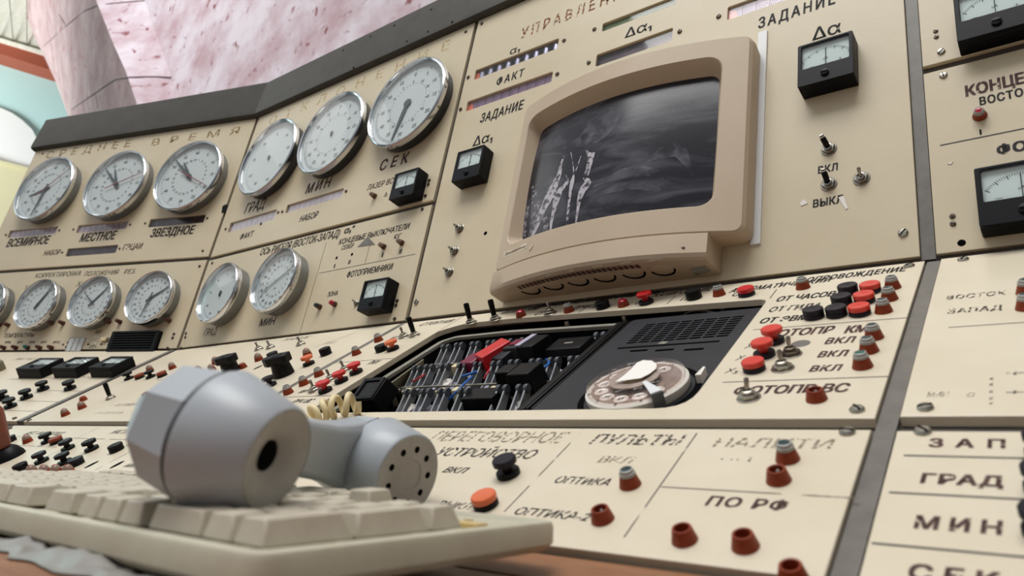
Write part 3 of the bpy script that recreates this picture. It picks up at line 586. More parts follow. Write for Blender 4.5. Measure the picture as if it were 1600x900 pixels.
def clock(k, px, py, R, depth, kind, label, cat, hands, group, rim='chrome'):
    u, v = at(k, px, py, depth*.66); t = thing('wall_clock' if kind == 'clock' else 'round_dial', k, 0, 0, label, cat, group, uv=(u, v))
    d = depth
    def case(): return MB().lathe([(R*.95, 0), (R*.955, d*.3), (R*.985, d*.55), (R*.985, d*.66)], 64, caps=(0, 0)).mesh('case', 'case_grey' if rim == 'chrome' else 'case_dark')
    def bez(): return MB().lathe([(R*.985, d*.6), (R, d*.64), (R, d*.9), (R*.985, d*.97), (R*.967, d), (R*.942, d*.96), (R*.928, d*.78), (R*.924, d*.66)], 64, caps=(0, 0)).mesh('bezel_ring', 'chrome')
    def face(): return MB().lathe([(R*.955, d*.60), (R*.955, d*.66), (0, d*.66)], 64).mesh('dial_face', 'dial_white')
    def gl(): return MB().lathe([(R*.938, d*.84), (R*.7, d*.885), (R*.4, d*.91), (0, d*.92)], 48, caps=(0, 0)).mesh('glass', 'clear_glass')
    obj('case', cached(('case', R, rim), case), t); obj('bezel_ring', cached(('bez', R), bez), t)
    f = obj('dial_face', cached(('face', R), face), t); obj('scale', cached(('scale', kind, R), lambda: dial_print(kind, R)), f, (0, 0, d*.66))
    for i, (name, tip, L, wd, tail, m) in enumerate(hands):
        a = at(k, *tip, depth*.66); ang = atan2(a[1]-v, a[0]-u)-pi/2
        obj(name, hand_mesh(L*R, wd, tail, name, m), t, (0, 0, d*.66+.0012+.0016*i), (0, 0, ang))
    if not hands: obj('hub', cached(('hub', R), lambda: MB().lathe([(.0035, 0), (.0035, .003), (0, .0035)], 16, sx=.6, sy=1.7).mesh('hub', 'hand_grey')), t, (0, 0, d*.66))
    obj('glass', cached(('gl', R), gl), t)
    return t
H, MN, SC_ = 'hour_hand', 'minute_hand', 'second_hand'
gA = 'clocks on the upper left panel'
clock('A', 72.5, 296, .0885, .030, 'clock', 'chrome wall clock above ВСЕМИРНОЕ, hands near twenty-five to nine', 'clock', [(H, (37, 311), .58, .007, .012, 'hand_grey'), (MN, (51, 335), .84, .006, .014, 'hand_grey'), (SC_, (114, 263), .88, .0022, .03, 'hand_red')], gA)
clock('A', 182.5, 289, .0885, .030, 'clock', 'chrome wall clock above МЕСТНОЕ, its hands near eleven', 'clock', [(H, (180, 259), .58, .007, .012, 'hand_grey'), (MN, (164, 260), .82, .006, .014, 'hand_grey'), (SC_, (227, 270), .88, .0022, .05, 'hand_red')], gA)
clock('A', 296, 276, .0885, .030, 'clock', 'chrome wall clock above ЗВЕЗДНОЕ with its red hand pointing down right', 'clock', [(H, (286, 248), .55, .007, .012, 'hand_grey'), (MN, (273, 247), .82, .006, .014, 'hand_grey'), (SC_, (327, 293), .84, .0024, .03, 'hand_red')], gA)
gS = 'small chrome dials on the left panel'
PT = 'pointer'
u1, v1 = at('A', 60, 476, .02); u2, v2 = at('A', 145, 472.5, .02); u3, v3 = at('A', 236, 466, .03)
clock('A', 60, 476, .0580, .028, 'small', 'small chrome dial above ТЕМПЕРАТУРЫ, both pointers aimed up right', 'dial', [(PT, (81, 450), .76, .004, .012, 'hand_grey'), ('thin_pointer', (85, 447), .84, .0025, .012, 'hand_grey')], gS)
clock('A', 145, 472.5, .0580, .028, 'small', 'small chrome dial beside the X, pointers spread in a V', 'dial', [(PT, (167, 452), .78, .004, .012, 'hand_grey'), ('thin_pointer', (132, 456), .6, .0025, .012, 'hand_grey')], gS)
clock('A', 236, 466, .0580, .028, 'small', 'small chrome dial just above the black louvred vent', 'dial', [(PT, (262, 450), .78, .004, .012, 'hand_grey'), ('thin_pointer', (223, 491), .7, .0035, .012, 'hand_grey')], gS)
ux = u1-(u2-u1)
q = PL['A'][0]+PL['A'][1]*ux+PL['A'][2]*v1+PL['A'][1].cross(PL['A'][2])*.02-CAM
clock('A', 800+F*q.dot(R0)/q.dot(R2), 450+F*q.dot(R1)/q.dot(R2), .0580, .028, 'small', 'small chrome dial cut off by the left edge of the photo', 'dial', [(PT, (10, 455), .7, .004, .012, 'hand_grey')], gS)
gB = 'large chrome dials on the middle panel'
clock('B', 421, 247, .0880, .027, 'big2', 'large chrome dial above ГРАД', 'dial', [], gB, 'dark')
clock('B', 519, 209.5, .0880, .027, 'big', 'large chrome dial above МИН', 'dial', [], gB, 'dark')
clock('B', 637.5, 162, .0880, .027, 'big', 'large chrome dial above СЕК with one dark pointer', 'dial', [(PT, (612, 221), .82, .009, .008, 'hand_grey')], gB, 'dark')
gC = 'pale dials on the ОСЬ РИГЕЛЯ panel'
clock('B', 345, 459, .0600, .030, 'big2', 'pale round dial above ГРАД on the ОСЬ РИГЕЛЯ panel', 'dial', [], gC)
clock('B', 433, 439, .0595, .030, 'small', 'pale round dial above МИН on the ОСЬ РИГЕЛЯ panel', 'dial', [('thin_pointer', (462, 415), .7, .0010, .04, 'print_grey')], gC)

# ------------------------------------------------------------------ panel meters
def meter(k, tl, tr, bl, depth, label, size=None, unit='μA', clear=False):
    a, c = at(k, *tl, depth), at(k, *bl, depth)
    b = at(k, *tr, depth) if tr else None
    w_, h_ = size or (b[0]-a[0], (a[1]+b[1])/2-c[1]); h_ = abs(h_)
    x0 = (a[0]+c[0])/2 if not tr else None
    cx = x0+w_/2 if x0 is not None else (b[0]-w_/2+a[0]+w_/2)/2; cy = c[1]+h_/2
    if size is None: w_ = max(w_, .045)
    t = thing('panel_meter', k, 0, 0, label, 'meter', 'square black panel meters', uv=(cx, cy)); X, Y = w_/2, h_/2
    wy0 = -Y+h_*.40; wx = X*.86; wy1 = Y*.90
    obj('case', MB().box(-X, X, -Y, Y, 0, depth-.005).mesh('case', 'meter_black'), t, bevel=.0012)
    obj('front_cover', plate_mesh('front_cover', rrect(-X, X, -Y, Y, .0015, 2), [rrect(-wx, wx, wy0, wy1, .0015, 2)], .005, 'meter_black', .0005), t, (0, 0, depth))
    f = obj('dial_face', MB().box(-wx-.001, wx+.001, wy0-.001, wy1+.001, depth-.0049, depth-.004).mesh('dial_face', 'meter_white'), t)
    mb = MB(); z = depth-.0038; cyc = wy0-h_*.12; r = wy1-cyc-h_*.10
    for i in range(31):
        an = rad(142-104*i/30); c_, s_ = cos(an), sin(an); r1 = r-(.004 if i % 5 == 0 else .0022); q = .00022 if i % 5 else .0004
        mb.quad((r*c_-q*s_, cyc+r*s_+q*c_, z), (r*c_+q*s_, cyc+r*s_-q*c_, z), (r1*c_+q*s_, cyc+r1*s_-q*c_, z), (r1*c_-q*s_, cyc+r1*s_+q*c_, z))
    letter_into(mb, unit, 0, wy0+h_*.19, h_*.055, z, .01); letter_into(mb, '—', -wx*.6, wy0+h_*.07, h_*.06, z, .02); letter_into(mb, '+', wx*.6, wy0+h_*.09, h_*.06, z, .02)
    obj('scale', mb.mesh('scale', 'print_dark'), f)
    obj('needle', MB().box(-.0003, .0003, wy0+h_*.02, wy1-h_*.12, depth-.0034, depth-.003).mesh('needle', 'dark'), t)
    obj('window_glass', MB().box(-wx-.0008, wx+.0008, wy0-.0008, wy1+.0008, depth-.0016, depth-.0008).mesh('window_glass', 'clear_glass'), t)
    s = obj('zero_screw', MB().lathe([(h_*.075, 0), (h_*.075, .0016), (h_*.06, .002), (0, .002)], 20).mesh('zero_screw', 'meter_black'), t, (0, -Y+h_*.19, depth))
    obj('slot', MB().box(-h_*.06, h_*.06, -.0006, .0006, .0018, .0024).mesh('slot', 'dark'), s)
meter('B', (1246.5, 73), (1332, 46.5), (1247, 137), .022, 'square black meter under Δα, right of the monitor')
meter('B', (715.5, 237), (757, 226), (705, 285), .022, 'square black meter under Δα, left of the monitor')
meter('B', (617.5, 272), (655, 260.5), (606, 313), .022, 'square black meter below СЕК beside ЛАЗЕР ВС')
meter('B', (569, 440), (608, 431.5), (556.5, 486), .022, 'square black meter below ФОТОПРИЕМНИКИ')
meter('B', (1520.5, 264), None, (1531, 354), .022, 'large black meter below ФОТО, cut by the right edge', (.062, .0555))
meter('B', (1487, -4), None, (1497.5, 65), .022, 'large black meter at the top right corner of the photo', (.062, .0555))
gm = .064
for tl, tr, bl, lab in [((62.5, 559), (99, 559), (25, 576), 'flat black desk meter, farthest left of three in a row'), ((117.5, 557.5), (154, 557.5), (81, 575), 'flat black desk meter, middle one of three in a row'), ((172.5, 557), (209, 556), (135, 574), 'flat black desk meter beside the seam, below the louvred vent')]:
    meter('AK', tl, tr, bl, .02, lab)

# louvred vent, slot switches on the left panel
b = hbox('A', [(182, 519), (255, 520), (244, 551), (170, 551)]); t = thing('louvred_vent', 'A', 0, 0, 'black louvred vent plate at the lower right of the small dials', 'vent', uv=((b[0]+b[1])/2, (b[2]+b[3])/2)); X, Y = (b[1]-b[0])/2, (b[3]-b[2])/2
sl = [rrect(-X*.86, X*.86, Y*(.74-.24*i)-Y*.055, Y*(.74-.24*i)+Y*.055, .0008, 1) for i in range(7)]
obj('back_plate', MB().box(-X, X, -Y, Y, 0, .003).mesh('back_plate', 'dark'), t); obj('louvre_plate', plate_mesh('louvre_plate', rrect(-X, X, -Y, Y, .001, 1), sl, .006, 'black', .0004), t, (0, 0, .009))
for i, x in enumerate((108, 116, 124)):
    u, v = at('A', x+2, 538.5); t = thing('slot_window', 'A', 0, 0, ('narrow grey slot window nearest the lamp № 10', 'narrow grey slot window, middle of three', 'narrow grey slot window nearest the word АВТ')[i], 'window', 'narrow slot windows', uv=(u, v))
    obj('pane', MB().box(-.0068, .0068, -.014, .014, 0, .0008).mesh('pane', 'dial_white'), t); obj('rim', plate_mesh('rim', rrect(-.008, .008, -.0155, .0155, .0006, 1), [rrect(-.0066, .0066, -.0138, .0138, .0004, 1)], .0014, 'steel', .0002), t, (0, 0, .0014))
t = thing('slide_switch', 'A', 166, 531, 'cream slide switch left of the louvred vent', 'switch'); obj('plate', MB().box(-.010, .010, -.005, .005, 0, .001).mesh('plate', 'steel'), t); obj('slider', MB().box(-.010, .004, -.004, .004, .001, .006).mesh('slider', 'cream_plastic'), t, bevel=.001)
for x, y, l in ((151, 526, 'tiny white slot switch under АВТ'), (147.5, 536.5, 'tiny white slot switch above РУЧ')):
    t = thing('slide_switch', 'A', x, y, l, 'switch'); obj('plate', MB().box(-.006, .006, -.003, .003, 0, .001).mesh('plate', 'white_plastic'), t); obj('slider', MB().box(-.002, .002, -.002, .002, .001, .002).mesh('slider', 'cream_plastic'), t)

# ------------------------------------------------------------------ indicator lamps, push buttons, toggle switches
def lamp(k, px, py, kind, label, group, lens='lens_teal', s=1.0, bulb=True):
    t = thing('indicator_lamp', k, px, py, label, 'lamp', group)
    if kind == 'cap':
        obj('base', cached(('lb', s), lambda: MB().lathe([(.0064*s, 0), (.0062*s, .00082*s), (.0047*s, .00615*s), (.0042*s, .00640*s)], 28).mesh('base', 'brown_red')), t)
        obj('collar', cached(('lc', s), lambda: MB().lathe([(.0043*s, .00607*s), (.0047*s, .00648*s), (.0046*s, .00804*s), (.0040*s, .00853*s), (.0038*s, .00992*s), (.0030*s, .01025*s), (.0029*s, .00951*s)], 28).mesh('collar', 'collar')), t)
        obj('lens', cached(('ll', s, lens), lambda: MB().lathe([(.0030*s, .00918*s), (.0029*s, .00992*s), (.0018*s, .01017*s), (0, .01025*s)], 24).mesh('lens', lens)), t)
    elif kind == 'open':
        obj('base', cached(('lo', s), lambda: MB().lathe([(.0064*s, 0), (.0062*s, .00086*s), (.0047*s, .00671*s), (.0043*s, .00697*s), (.0036*s, .00679*s), (.0034*s, .00172*s), (0, .00155*s)], 28).mesh('base', 'brown_red')), t)
        if bulb: obj('bulb', cached(('lbu', s), lambda: MB().lathe([(.0011*s, .00138*s), (.0012*s, .00430*s), (.0006*s, .00568*s), (0, .00585*s)], 14).mesh('bulb', 'collar')), t, (.0004, .0006, 0))
    elif kind == 'dome':
        obj('base', cached(('ld', s), lambda: MB().lathe([(.0064*s, 0), (.0062*s, .001*s), (.0050*s, .0052*s)], 28).mesh('base', 'brown_red')), t)
        obj('lens', cached(('ldl', s, lens), lambda: MB().lathe([(.0050*s, .0050*s), (.0046*s, .0064*s), (.003*s, .0075*s), (0, .0079*s)], 24).mesh('lens', lens)), t)
    elif kind == 'smoke':
        obj('base', cached(('ls', s), lambda: MB().lathe([(.0066*s, 0), (.0064*s, .001*s), (.0054*s, .0055*s)], 24).mesh('base', 'brown_red')), t)
        obj('collar', cached(('lsc', s), lambda: MB().lathe([(.0053*s, .0053*s), (.0050*s, .0075*s), (.0038*s, .0098*s), (.0026*s, .0106*s)], 24).mesh('collar', 'smoked')), t)
        obj('lens', cached(('lsl', s), lambda: MB().lathe([(.0026*s, .0105*s), (.0012*s, .0113*s), (0, .0114*s)], 16).mesh('lens', 'brown_red')), t)
    else:
        obj('base', cached(('lx', s), lambda: MB().lathe([(.0058*s, 0), (.0056*s, .0015*s), (.0050*s, .0075*s)], 20).mesh('base', 'brown_dark')), t)
        obj('lens', cached(('lxl', s, lens), lambda: MB().lathe([(.0049*s, .0073*s), (.0044*s, .0125*s), (.003*s, .0145*s), (0, .015*s)], 20).mesh('lens', lens)), t)
    return t
def button(k, px, py, colour, pop, label, group, base='purple_black', s=1.0, h=1.0):
    t = thing('push_button', k, px, py, label, 'button', group); z = .0078*s if pop else .0034*s
    obj('base', cached(('bb', s, base), lambda: MB().lathe([(.0078*s, 0), (.0078*s, .0028*s), (.0072*s, .0036*s), (0, .0036*s)], 28).mesh('base', base)), t)
    if pop: obj('stem', cached(('bs', s, colour), lambda: MB().lathe([(.0033*s, .0034*s), (.0033*s, .0085*s)], 18).mesh('stem', colour)), t)
    obj('cap', cached(('bc', s, colour, h), lambda: MB().lathe([(.0066*s, 0), (.0078*s, .0005*s), (.0079*s, .0034*s*h), (.0073*s, .0042*s*h), (.0055*s, .0041*s*h), (0, .0034*s*h)], 32).mesh('cap', colour)), t, (0, 0, z))
    return t
def toggle(k, px, py, kind, tx, ty, label, group, s=1.0, nut='steel'):
    t = thing('toggle_switch', k, px, py, label, 'switch', group)
    obj('washer', cached(('tw', s), lambda: MB().lathe([(.0078*s, 0), (.0078*s, .0006*s), (.0074*s, .0009*s)], 28).mesh('washer', 'steel')), t)
    obj('nut', cached(('tn', s, nut), lambda: MB().lathe([(.0066*s, .0008*s), (.0066*s, .003*s), (.0058*s, .0036*s)], 6).mesh('nut', nut)), t, None, (0, 0, .3))
    obj('bushing', cached(('tb', s, nut), lambda: MB().lathe([(.0040*s, .003*s), (.0040*s, .0055*s), (.0028*s, .0060*s), (.0022*s, .0045*s), (0, .0045*s)], 20).mesh('bushing', nut)), t)
    d = Vector((tx, ty, 1)).normalized(); q = Vector((0, 0, 1)).rotation_difference(d)
    if kind == 'bat': me = cached(('tl', s), lambda: MB().lathe([(.0016*s, 0), (.0030*s, .0015*s), (.0034*s, .010*s), (.0036*s, .0185*s), (.0030*s, .0205*s), (0, .021*s)], 20).mesh('lever', 'black'))
    elif kind == 'tip': me = cached(('tt', s), lambda: MB().lathe([(.0014*s, 0), (.0028*s, .0015*s), (.0028*s, .010*s), (.0022*s, .011*s), (.0022*s, .0135*s), (0, .0142*s)], 18).mesh('lever', 'black'))
    else: me = cached(('tm', s), lambda: MB().lathe([(.0012*s, 0), (.0015*s, .0045*s), (.0018*s, .0080*s), (.0012*s, .0092*s), (0, .0094*s)], 16).mesh('lever', 'steel'))
    l = obj('lever', me, t, (0, 0, .0045*s)); l.rotation_mode = 'QUATERNION'; l.rotation_quaternion = q
    if kind == 'tip': obj('lever_end', cached(('te', s), lambda: MB().lathe([(.0023*s, .0115*s), (.0021*s, .0142*s), (0, .0146*s)], 14).mesh('lever_end', 'white_plastic')), l)
    return t
GL = 'indicator lamps of the console'; GB = 'push buttons of the console'; GT = 'toggle switches of the console'
# right-hand block of the cut-out desk panel
lamp('K', 1395, 450, 'cap', 'silver-collared lamp at the top right of the red-and-black button block', GL)
lamp('K', 1390, 468, 'cap', 'silver-collared lamp ending the ОТ ЧАСОВ row', GL); lamp('K', 1381, 487, 'cap', 'silver-collared lamp ending the ОТ ГИДА row, above КМ', GL)
lamp('K', 1255, 450, 'cap', 'silver-collared lamp in front of СОПРОВОЖДЕНИЕ', GL); lamp('K', 1124, 461, 'cap', 'silver-collared lamp at the end of СКАНИРОВАНИЕ', GL)
lamp('K', 1366, 528, 'cap', 'silver-collared lamp right beside the letters КМ', GL); lamp('K', 1358, 549, 'cap', 'silver-collared lamp, middle of the three beside ВКЛ', GL); lamp('K', 1348, 573, 'cap', 'green-lensed lamp at the front of the three beside ВКЛ', GL, 'lens_green')
lamp('K', 1276, 624, 'open', 'open brown lamp socket between ФОТОПР and ВС', GL)
button('K', 1326, 458, 'purple_black', 0, 'dark button at the back of the block, beside ОТ ЧАСОВ', GB); button('K', 1361, 456, 'red_orange', 0, 'red button at the back of the block, next to the topmost lamp', GB)
button('K', 1316, 475, 'purple_black', 0, 'dark button at the end of ОТ ГИДА', GB); button('K', 1351.5, 472, 'red_orange', 0, 'red button in the middle row of the block', GB)
button('K', 1272.5, 496, 'purple_black', 0, 'dark button nearest the word ЭВМ', GB); button('K', 1308, 493, 'purple_black', 0, 'dark button second from the word ЭВМ', GB); button('K', 1344, 491, 'red_orange', 0, 'red button in the front row of the block', GB)
button('K', 1210, 535, 'red_orange', 1, 'popped-up red button hiding the first letter of ФОТОПР', GB); button('K', 1195, 556, 'red_orange', 1, 'popped-up red button, middle of the three beside the Х marks', GB); button('K', 1179, 578, 'red_orange', 0, 'pressed red button at the front of the Х marks', GB)
toggle('K', 1236, 554, 'metal', 0, .15, 'toggle switch with a blackened nut', GT, nut='screw_dark'); toggle('K', 1223, 576, 'metal', -.05, .2, 'nickel toggle switch in front of the blackened one', GT); toggle('K', 1170, 622, 'metal', .05, .25, 'toggle switch standing on the word ФОТОПР', GT)
# top row of the cut-out desk panel
lamp('K', 814.5, 494, 'dome', 'low red lamp beside the two black levers under the monitor', GL, 'lens_red'); lamp('K', 889.5, 487, 'cap', 'silver-topped lamp to the left of РУЧНОЙ', GL, 'lens_dark'); lamp('K', 974.5, 478, 'dome', 'low red lamp between the black and popped red buttons', GL, 'lens_red')
button('K', 942.5, 481, 'black', 0, 'black button at the end of РУЧНОЙ', GB, 'black'); button('K', 1010, 474, 'red', 1, 'popped-up red button under the monitor, at РАБОТЫ', GB); button('K', 1085, 466, 'black', 0, 'black button on the word СКАНИРОВАНИЕ', GB, 'black', h=1.3); button('K', 1167, 461, 'red', 0, 'red button on the word АВТОМАТИЧЕСКИЙ', GB)
toggle('K', 736, 504.5, 'bat', -.05, .15, 'black lever switch left of the monitor corner', GT); toggle('K', 774, 499.5, 'bat', -.05, .15, 'black lever switch directly under the monitor corner', GT); toggle('K', 648, 525, 'bat', -.1, .1, 'black lever switch beside a small metal toggle at the seam', GT)
toggle('K', 631, 527, 'metal', -.1, .1, 'small metal toggle beside the black lever at the seam', GT); toggle('K', 860, 490, 'metal', -.1, .2, 'metal toggle beside the letters СТ', GT)
# lamps along the seam, red buttons beside the relay bank
for x, y, l in [(591, 533, 'seam lamp nearest the upright panels'), (556.5, 553.5, 'second seam lamp from the upright panels'), (498, 587, 'third seam lamp from the upright panels'), (474.5, 601, 'fourth seam lamp from the upright panels'), (450, 615, 'seam lamp nearest the handset')]:
    lamp('K', x+1, y, 'cap', 'brown lamp with grey collar, '+l, GL, 'lens_dark')
button('K', 597, 548, 'black', 0, 'black button beside the orange one near the seam', GB, 'black'); button('K', 614.5, 546.5, 'orange', 1, 'orange popped button near the seam lamps', GB, 'black')
button('K', 557, 583, 'red', 1, 'red button near the relay bank, farthest of three', GB, 'black'); button('K', 534, 596.5, 'red', 1, 'red button near the relay bank, middle of three', GB, 'black'); button('K', 509, 612, 'red', 1, 'red button near the relay bank, closest to the handset', GB, 'black')
toggle('K', 539, 580, 'metal', -.3, .1, 'metal toggle beside the farthest red button by the relay bank', GT); toggle('K', 517, 594, 'metal', -.3, .1, 'metal toggle beside the middle red button by the relay bank', GT); toggle('K', 491.5, 611, 'metal', -.3, .1, 'metal toggle beside the red button closest to the handset', GT)
# desk panel of the middle bay
for x, y, l in [(103, 649, 'smoky lamp nearest the front edge, above the brown handle'), (129, 638, 'smoky lamp just behind the one nearest the front edge'), (235, 580, 'smoky lamp behind a popped black button near the slanted seam'), (270, 576, 'smoky lamp right of the pressed brown button near the slanted seam'),
                (311.5, 582.5, 'smoky lamp standing alone left of the selector knobs'), (332, 580, 'smoky lamp touching the smaller selector knob'), (338, 568, 'smoky lamp behind the smaller selector knob'), (405, 563, 'smoky lamp under the two small toggles'), (481, 556, 'smoky lamp behind the popped orange button')]:
    lamp('K', x, y, 'smoke', l, GL)
for x, y, l in [(131, 626, 'low brown lamp behind the smoky pair'), (229, 621, 'low brown lamp just left of the handset'), (380, 575, 'low brown lamp hidden behind the smaller selector knob')]: lamp('K', x, y, 'dome', l, GL, 'brown_red')
button('K', 202, 592.5, 'black', 1, 'popped black button right on the slanted seam', GB, 'black'); button('K', 219, 591, 'brown_red', 0, 'brown button between two popped black ones', GB, 'black'); button('K', 236, 590, 'black', 1, 'popped black button in front of a smoky lamp', GB, 'black'); button('K', 254, 588, 'brown_red', 0, 'brown button at the end of the seam row', GB, 'black')
button('K', 429, 563, 'black', 1, 'popped black button behind the big selector knob', GB, 'black'); button('K', 423, 603, 'purple_black', 1, 'dark button in front of the big selector knob', GB); button('K', 483, 570, 'orange', 1, 'popped orange button right of the big selector knob', GB, 'black'); button('K', 510, 554, 'black', 0, 'black button by the seam, right of the orange one', GB, 'black', h=1.4); button('K', 362, 566, 'black', 1, 'black button behind the smaller selector knob', GB, 'black')
toggle('K', 404.5, 546.5, 'metal', -.4, .1, 'small toggle, left of a close pair below ОСЬ РИГЕЛЯ', GT); toggle('K', 422.5, 544, 'metal', -.4, .1, 'small toggle, right of a close pair below ОСЬ РИГЕЛЯ', GT); toggle('K', 470, 539, 'metal', -.3, .15, 'small toggle standing alone below the ФОТОПРИЕМНИКИ panel', GT); toggle('K', 339, 590, 'metal', -.3, .1, 'small toggle half hidden by the handset', GT)
toggle('K', 173, 623, 'bat', -.12, .1, 'black lever switch alone on the middle desk panel', GT)
# lower desk panel of the middle bay
for x, y, pop, c, l in [(17, 690, 0, 'black', 'black button beside the brown handle'), (75, 691, 1, 'black', 'popped black button left of the brown one'), (89, 692, 0, 'brown_red', 'brown button among the black ones'), (107, 702, 1, 'purple_black', 'popped dark button right of the brown one'), (144, 703, 1, 'black', 'popped black button in the middle of the back row'), (183, 704, 0, 'black', 'black button nearest the handset'),
                       (66, 722, 1, 'purple_black', 'popped dark button at the left of the front row'), (102, 724, 1, 'black', 'popped black button in the middle of the front row'), (121, 726, 0, 'purple_black', 'pressed dark button at the right of the front row'), (34, 734, 0, 'black', 'black button half hidden by the keyboard edge')]:
    button('K', x, y, c, pop, l, GB, 'black')
lamp('K', 44, 691, 'smoke', 'smoky lamp between black buttons on the lower panel', GL)
for x, l in ((52, 'lamp top peeping over the keyboard, nearest the brown handle'), (72, 'lamp top peeping over the keyboard, second from the handle'), (90, 'lamp top peeping over the keyboard, third from the handle'), (109, 'lamp top peeping over the keyboard, nearest the handset')): lamp('K', x, 741, 'smoke', l, GL)
# lower desk panel under the cut-out
button('K', 795, 742, 'purple_black', 1, 'popped dark button under УСТРОЙСТВО', GB, 'black'); button('K', 760, 790, 'orange', 0, 'translucent orange button beside ВЫКЛ', GB, 'black')
lamp('K', 985, 758, 'cap', 'silver-collared lamp at the end of the word ОПТИКА', GL); lamp('K', 942, 812, 'open', 'open lamp socket with a bulb beside ОПТИКА-2', GL); lamp('K', 1231, 718, 'cap', 'silver-collared lamp standing on НАЛИТИ', GL); lamp('K', 1217, 751, 'open', 'open lamp socket in front of the lamp on НАЛИТИ', GL)
lamp('K', 1070, 844, 'open', 'empty brown lamp socket under ПО РФ, left one', GL, bulb=False); lamp('K', 1165, 854, 'open', 'empty brown lamp socket under ПО РФ, right one', GL, bulb=False); lamp('K', 1240, 905, 'open', 'empty brown lamp socket cut by the bottom edge', GL, bulb=False)
# upright panels
lamp('B', 586, 307, 'side', 'small brown lamp under ЛАЗЕР ВС', GL, 'smoked', .82); lamp('B', 600.5, 386, 'side', 'small brown lamp under ВЫКЛЮЧАТЕЛИ, nearer the triangle sticker', GL, 'smoked', .82); lamp('B', 628.5, 380, 'side', 'small brown lamp just under the word ЮГ', GL, 'smoked', .82)
lamp('B', 500.5, 480, 'side', 'brown lamp under ЗОНА, with a dark end', GL, 'lens_dark', .82); lamp('B', 524, 476, 'side', 'red-ended small lamp under the word ЗОНА', GL, 'lens_red', .82)
for x, y, l in [(1, 508.5, 'left of the first small dial, at the photo edge'), (14, 508.5, 'just left of the ТЕМПЕРАТУРЫ dial'), (82.5, 505.5, 'under the lower right of the ТЕМПЕРАТУРЫ dial'), (99.5, 505.5, 'just left of the X dial'), (171.5, 503.5, 'under the lower right of the X dial'), (188.5, 503.5, 'between the X dial and the dial above the vent'), (265.5, 501.5, 'above the vent corner, beside the seam')]: lamp('A', x, y, 'side', 'small brown lamp '+l, GL, 'brown_dark', .85)
for i, x in enumerate((7.5, 26, 44.5, 63.5, 82)): lamp('A', x, 544, 'side', 'small dark lamp marked № %d' % (6+i), GL, 'lens_green' if i == 2 else 'brown_dark', .85)
lamp('B', 1531, 181, 'cap', 'red-lensed lamp under ВОСТОК on the right panel', GL, 'lens_red', .92)
toggle('B', 718, 357.5, 'metal', .05, .05, 'metal toggle left of the monitor, top of three', GT); toggle('B', 710, 392.5, 'metal', .05, .05, 'metal toggle left of the monitor, middle of three', GT); toggle('B', 702, 425.5, 'metal', .05, .05, 'metal toggle left of the monitor, lowest of three', GT)
toggle('B', 557, 474, 'metal', -.3, .5, 'tiny toggle beside the ФОТОПРИЕМНИКИ meter', GT, .7)
toggle('B', 1295, 233, 'tip', -.25, .6, 'black-tipped toggle switch above the word ВКЛ', GT); toggle('B', 1295, 288, 'tip', -.12, .8, 'black-tipped toggle between ВКЛ and ВЫКЛ', GT); toggle('B', 1346, 279, 'metal', .02, .75, 'bare metal toggle switch to the right of ВКЛ', GT)
# right-edge parts of the next bay
lamp('K', 1604, 458, 'cap', 'brown lamp at the right edge behind ВОСТОК', GL); lamp('K', 1604, 482, 'cap', 'brown lamp at the right edge beside ЗАПАД', GL)
for y, l in ((712, 'beside ЗАП'), (766, 'beside ГРАД'), (834, 'beside МИН')): button('K', 1634, y, 'purple_black', 1, 'dark button cut by the right edge '+l, GB, 'black')

# selector knobs and the brown handle
def knob(px, py, ang, s, label):
    t = thing('selector_knob', 'K', px, py, label, 'knob', 'black selector knobs', rot=ang)
    obj('skirt', MB().lathe([(.0135*s, 0), (.0135*s, .002*s), (.0118*s, .014*s), (.0115*s, .018*s)], 40).mesh('skirt', 'black'), t)
    mb = MB(); mb.prism([(-.013*s, -.010*s), (.012*s, -.010*s), (.021*s, -.004*s), (.021*s, .004*s), (.012*s, .010*s), (-.013*s, .010*s), (-.0155*s, .006*s), (-.0155*s, -.006*s)], .016*s, .027*s)
    obj('grip', mb.mesh('grip', 'black'), t, bevel=.0015*s)
    obj('top_disc', MB().lathe([(.008*s, .027*s), (.0075*s, .0276*s), (0, .0276*s)], 24).mesh('top_disc', 'black_soft'), t)
knob(444, 586, 3.5, 1.0, 'big black selector knob beside the popped orange button'); knob(362, 582, 3.4, .95, 'smaller-looking black selector knob just above the handset')
t = thing('control_handle', 'K', 13, 716, 'brown handle rising from a black boot at the left edge', 'handle')
obj('boot', MB().lathe([(.020, 0), (.019, .004), (.014, .012), (.010, .015), (.006, .016)], 32).mesh('boot', 'black'), t)
obj('grip', MB().lathe([(.008, .014), (.0105, .02), (.013, .035), (.0165, .052), (.0175, .062), (.014, .070), (.007, .0745), (0, .0755)], 32).mesh('grip', 'handle_brown'), t)
t = thing('grey_knob', 'AK', -3, 579, 'grey knob on the left desk panel at the photo edge', 'knob'); obj('body', MB().lathe([(.014, 0), (.013, .016), (.011, .018)], 24).mesh('body', 'olive'), t); obj('cap', MB().lathe([(.011, .018), (.010, .020), (0, .0205)], 24).mesh('cap', 'lip'), t)
for x, y, l in [(68, 609, 'black button on the left desk panel, below the middle meter'), (42, 622, 'black button on the left desk panel, second from the handle'), (110, 608, 'black button on the left desk panel, nearest the slanted seam'), (5, 624, 'black button on the left desk panel at the photo edge'), (17, 636, 'black button right behind the brown handle')]:
    button('AK', x, y, 'black', 1, l, GB, 'black', 1.25)

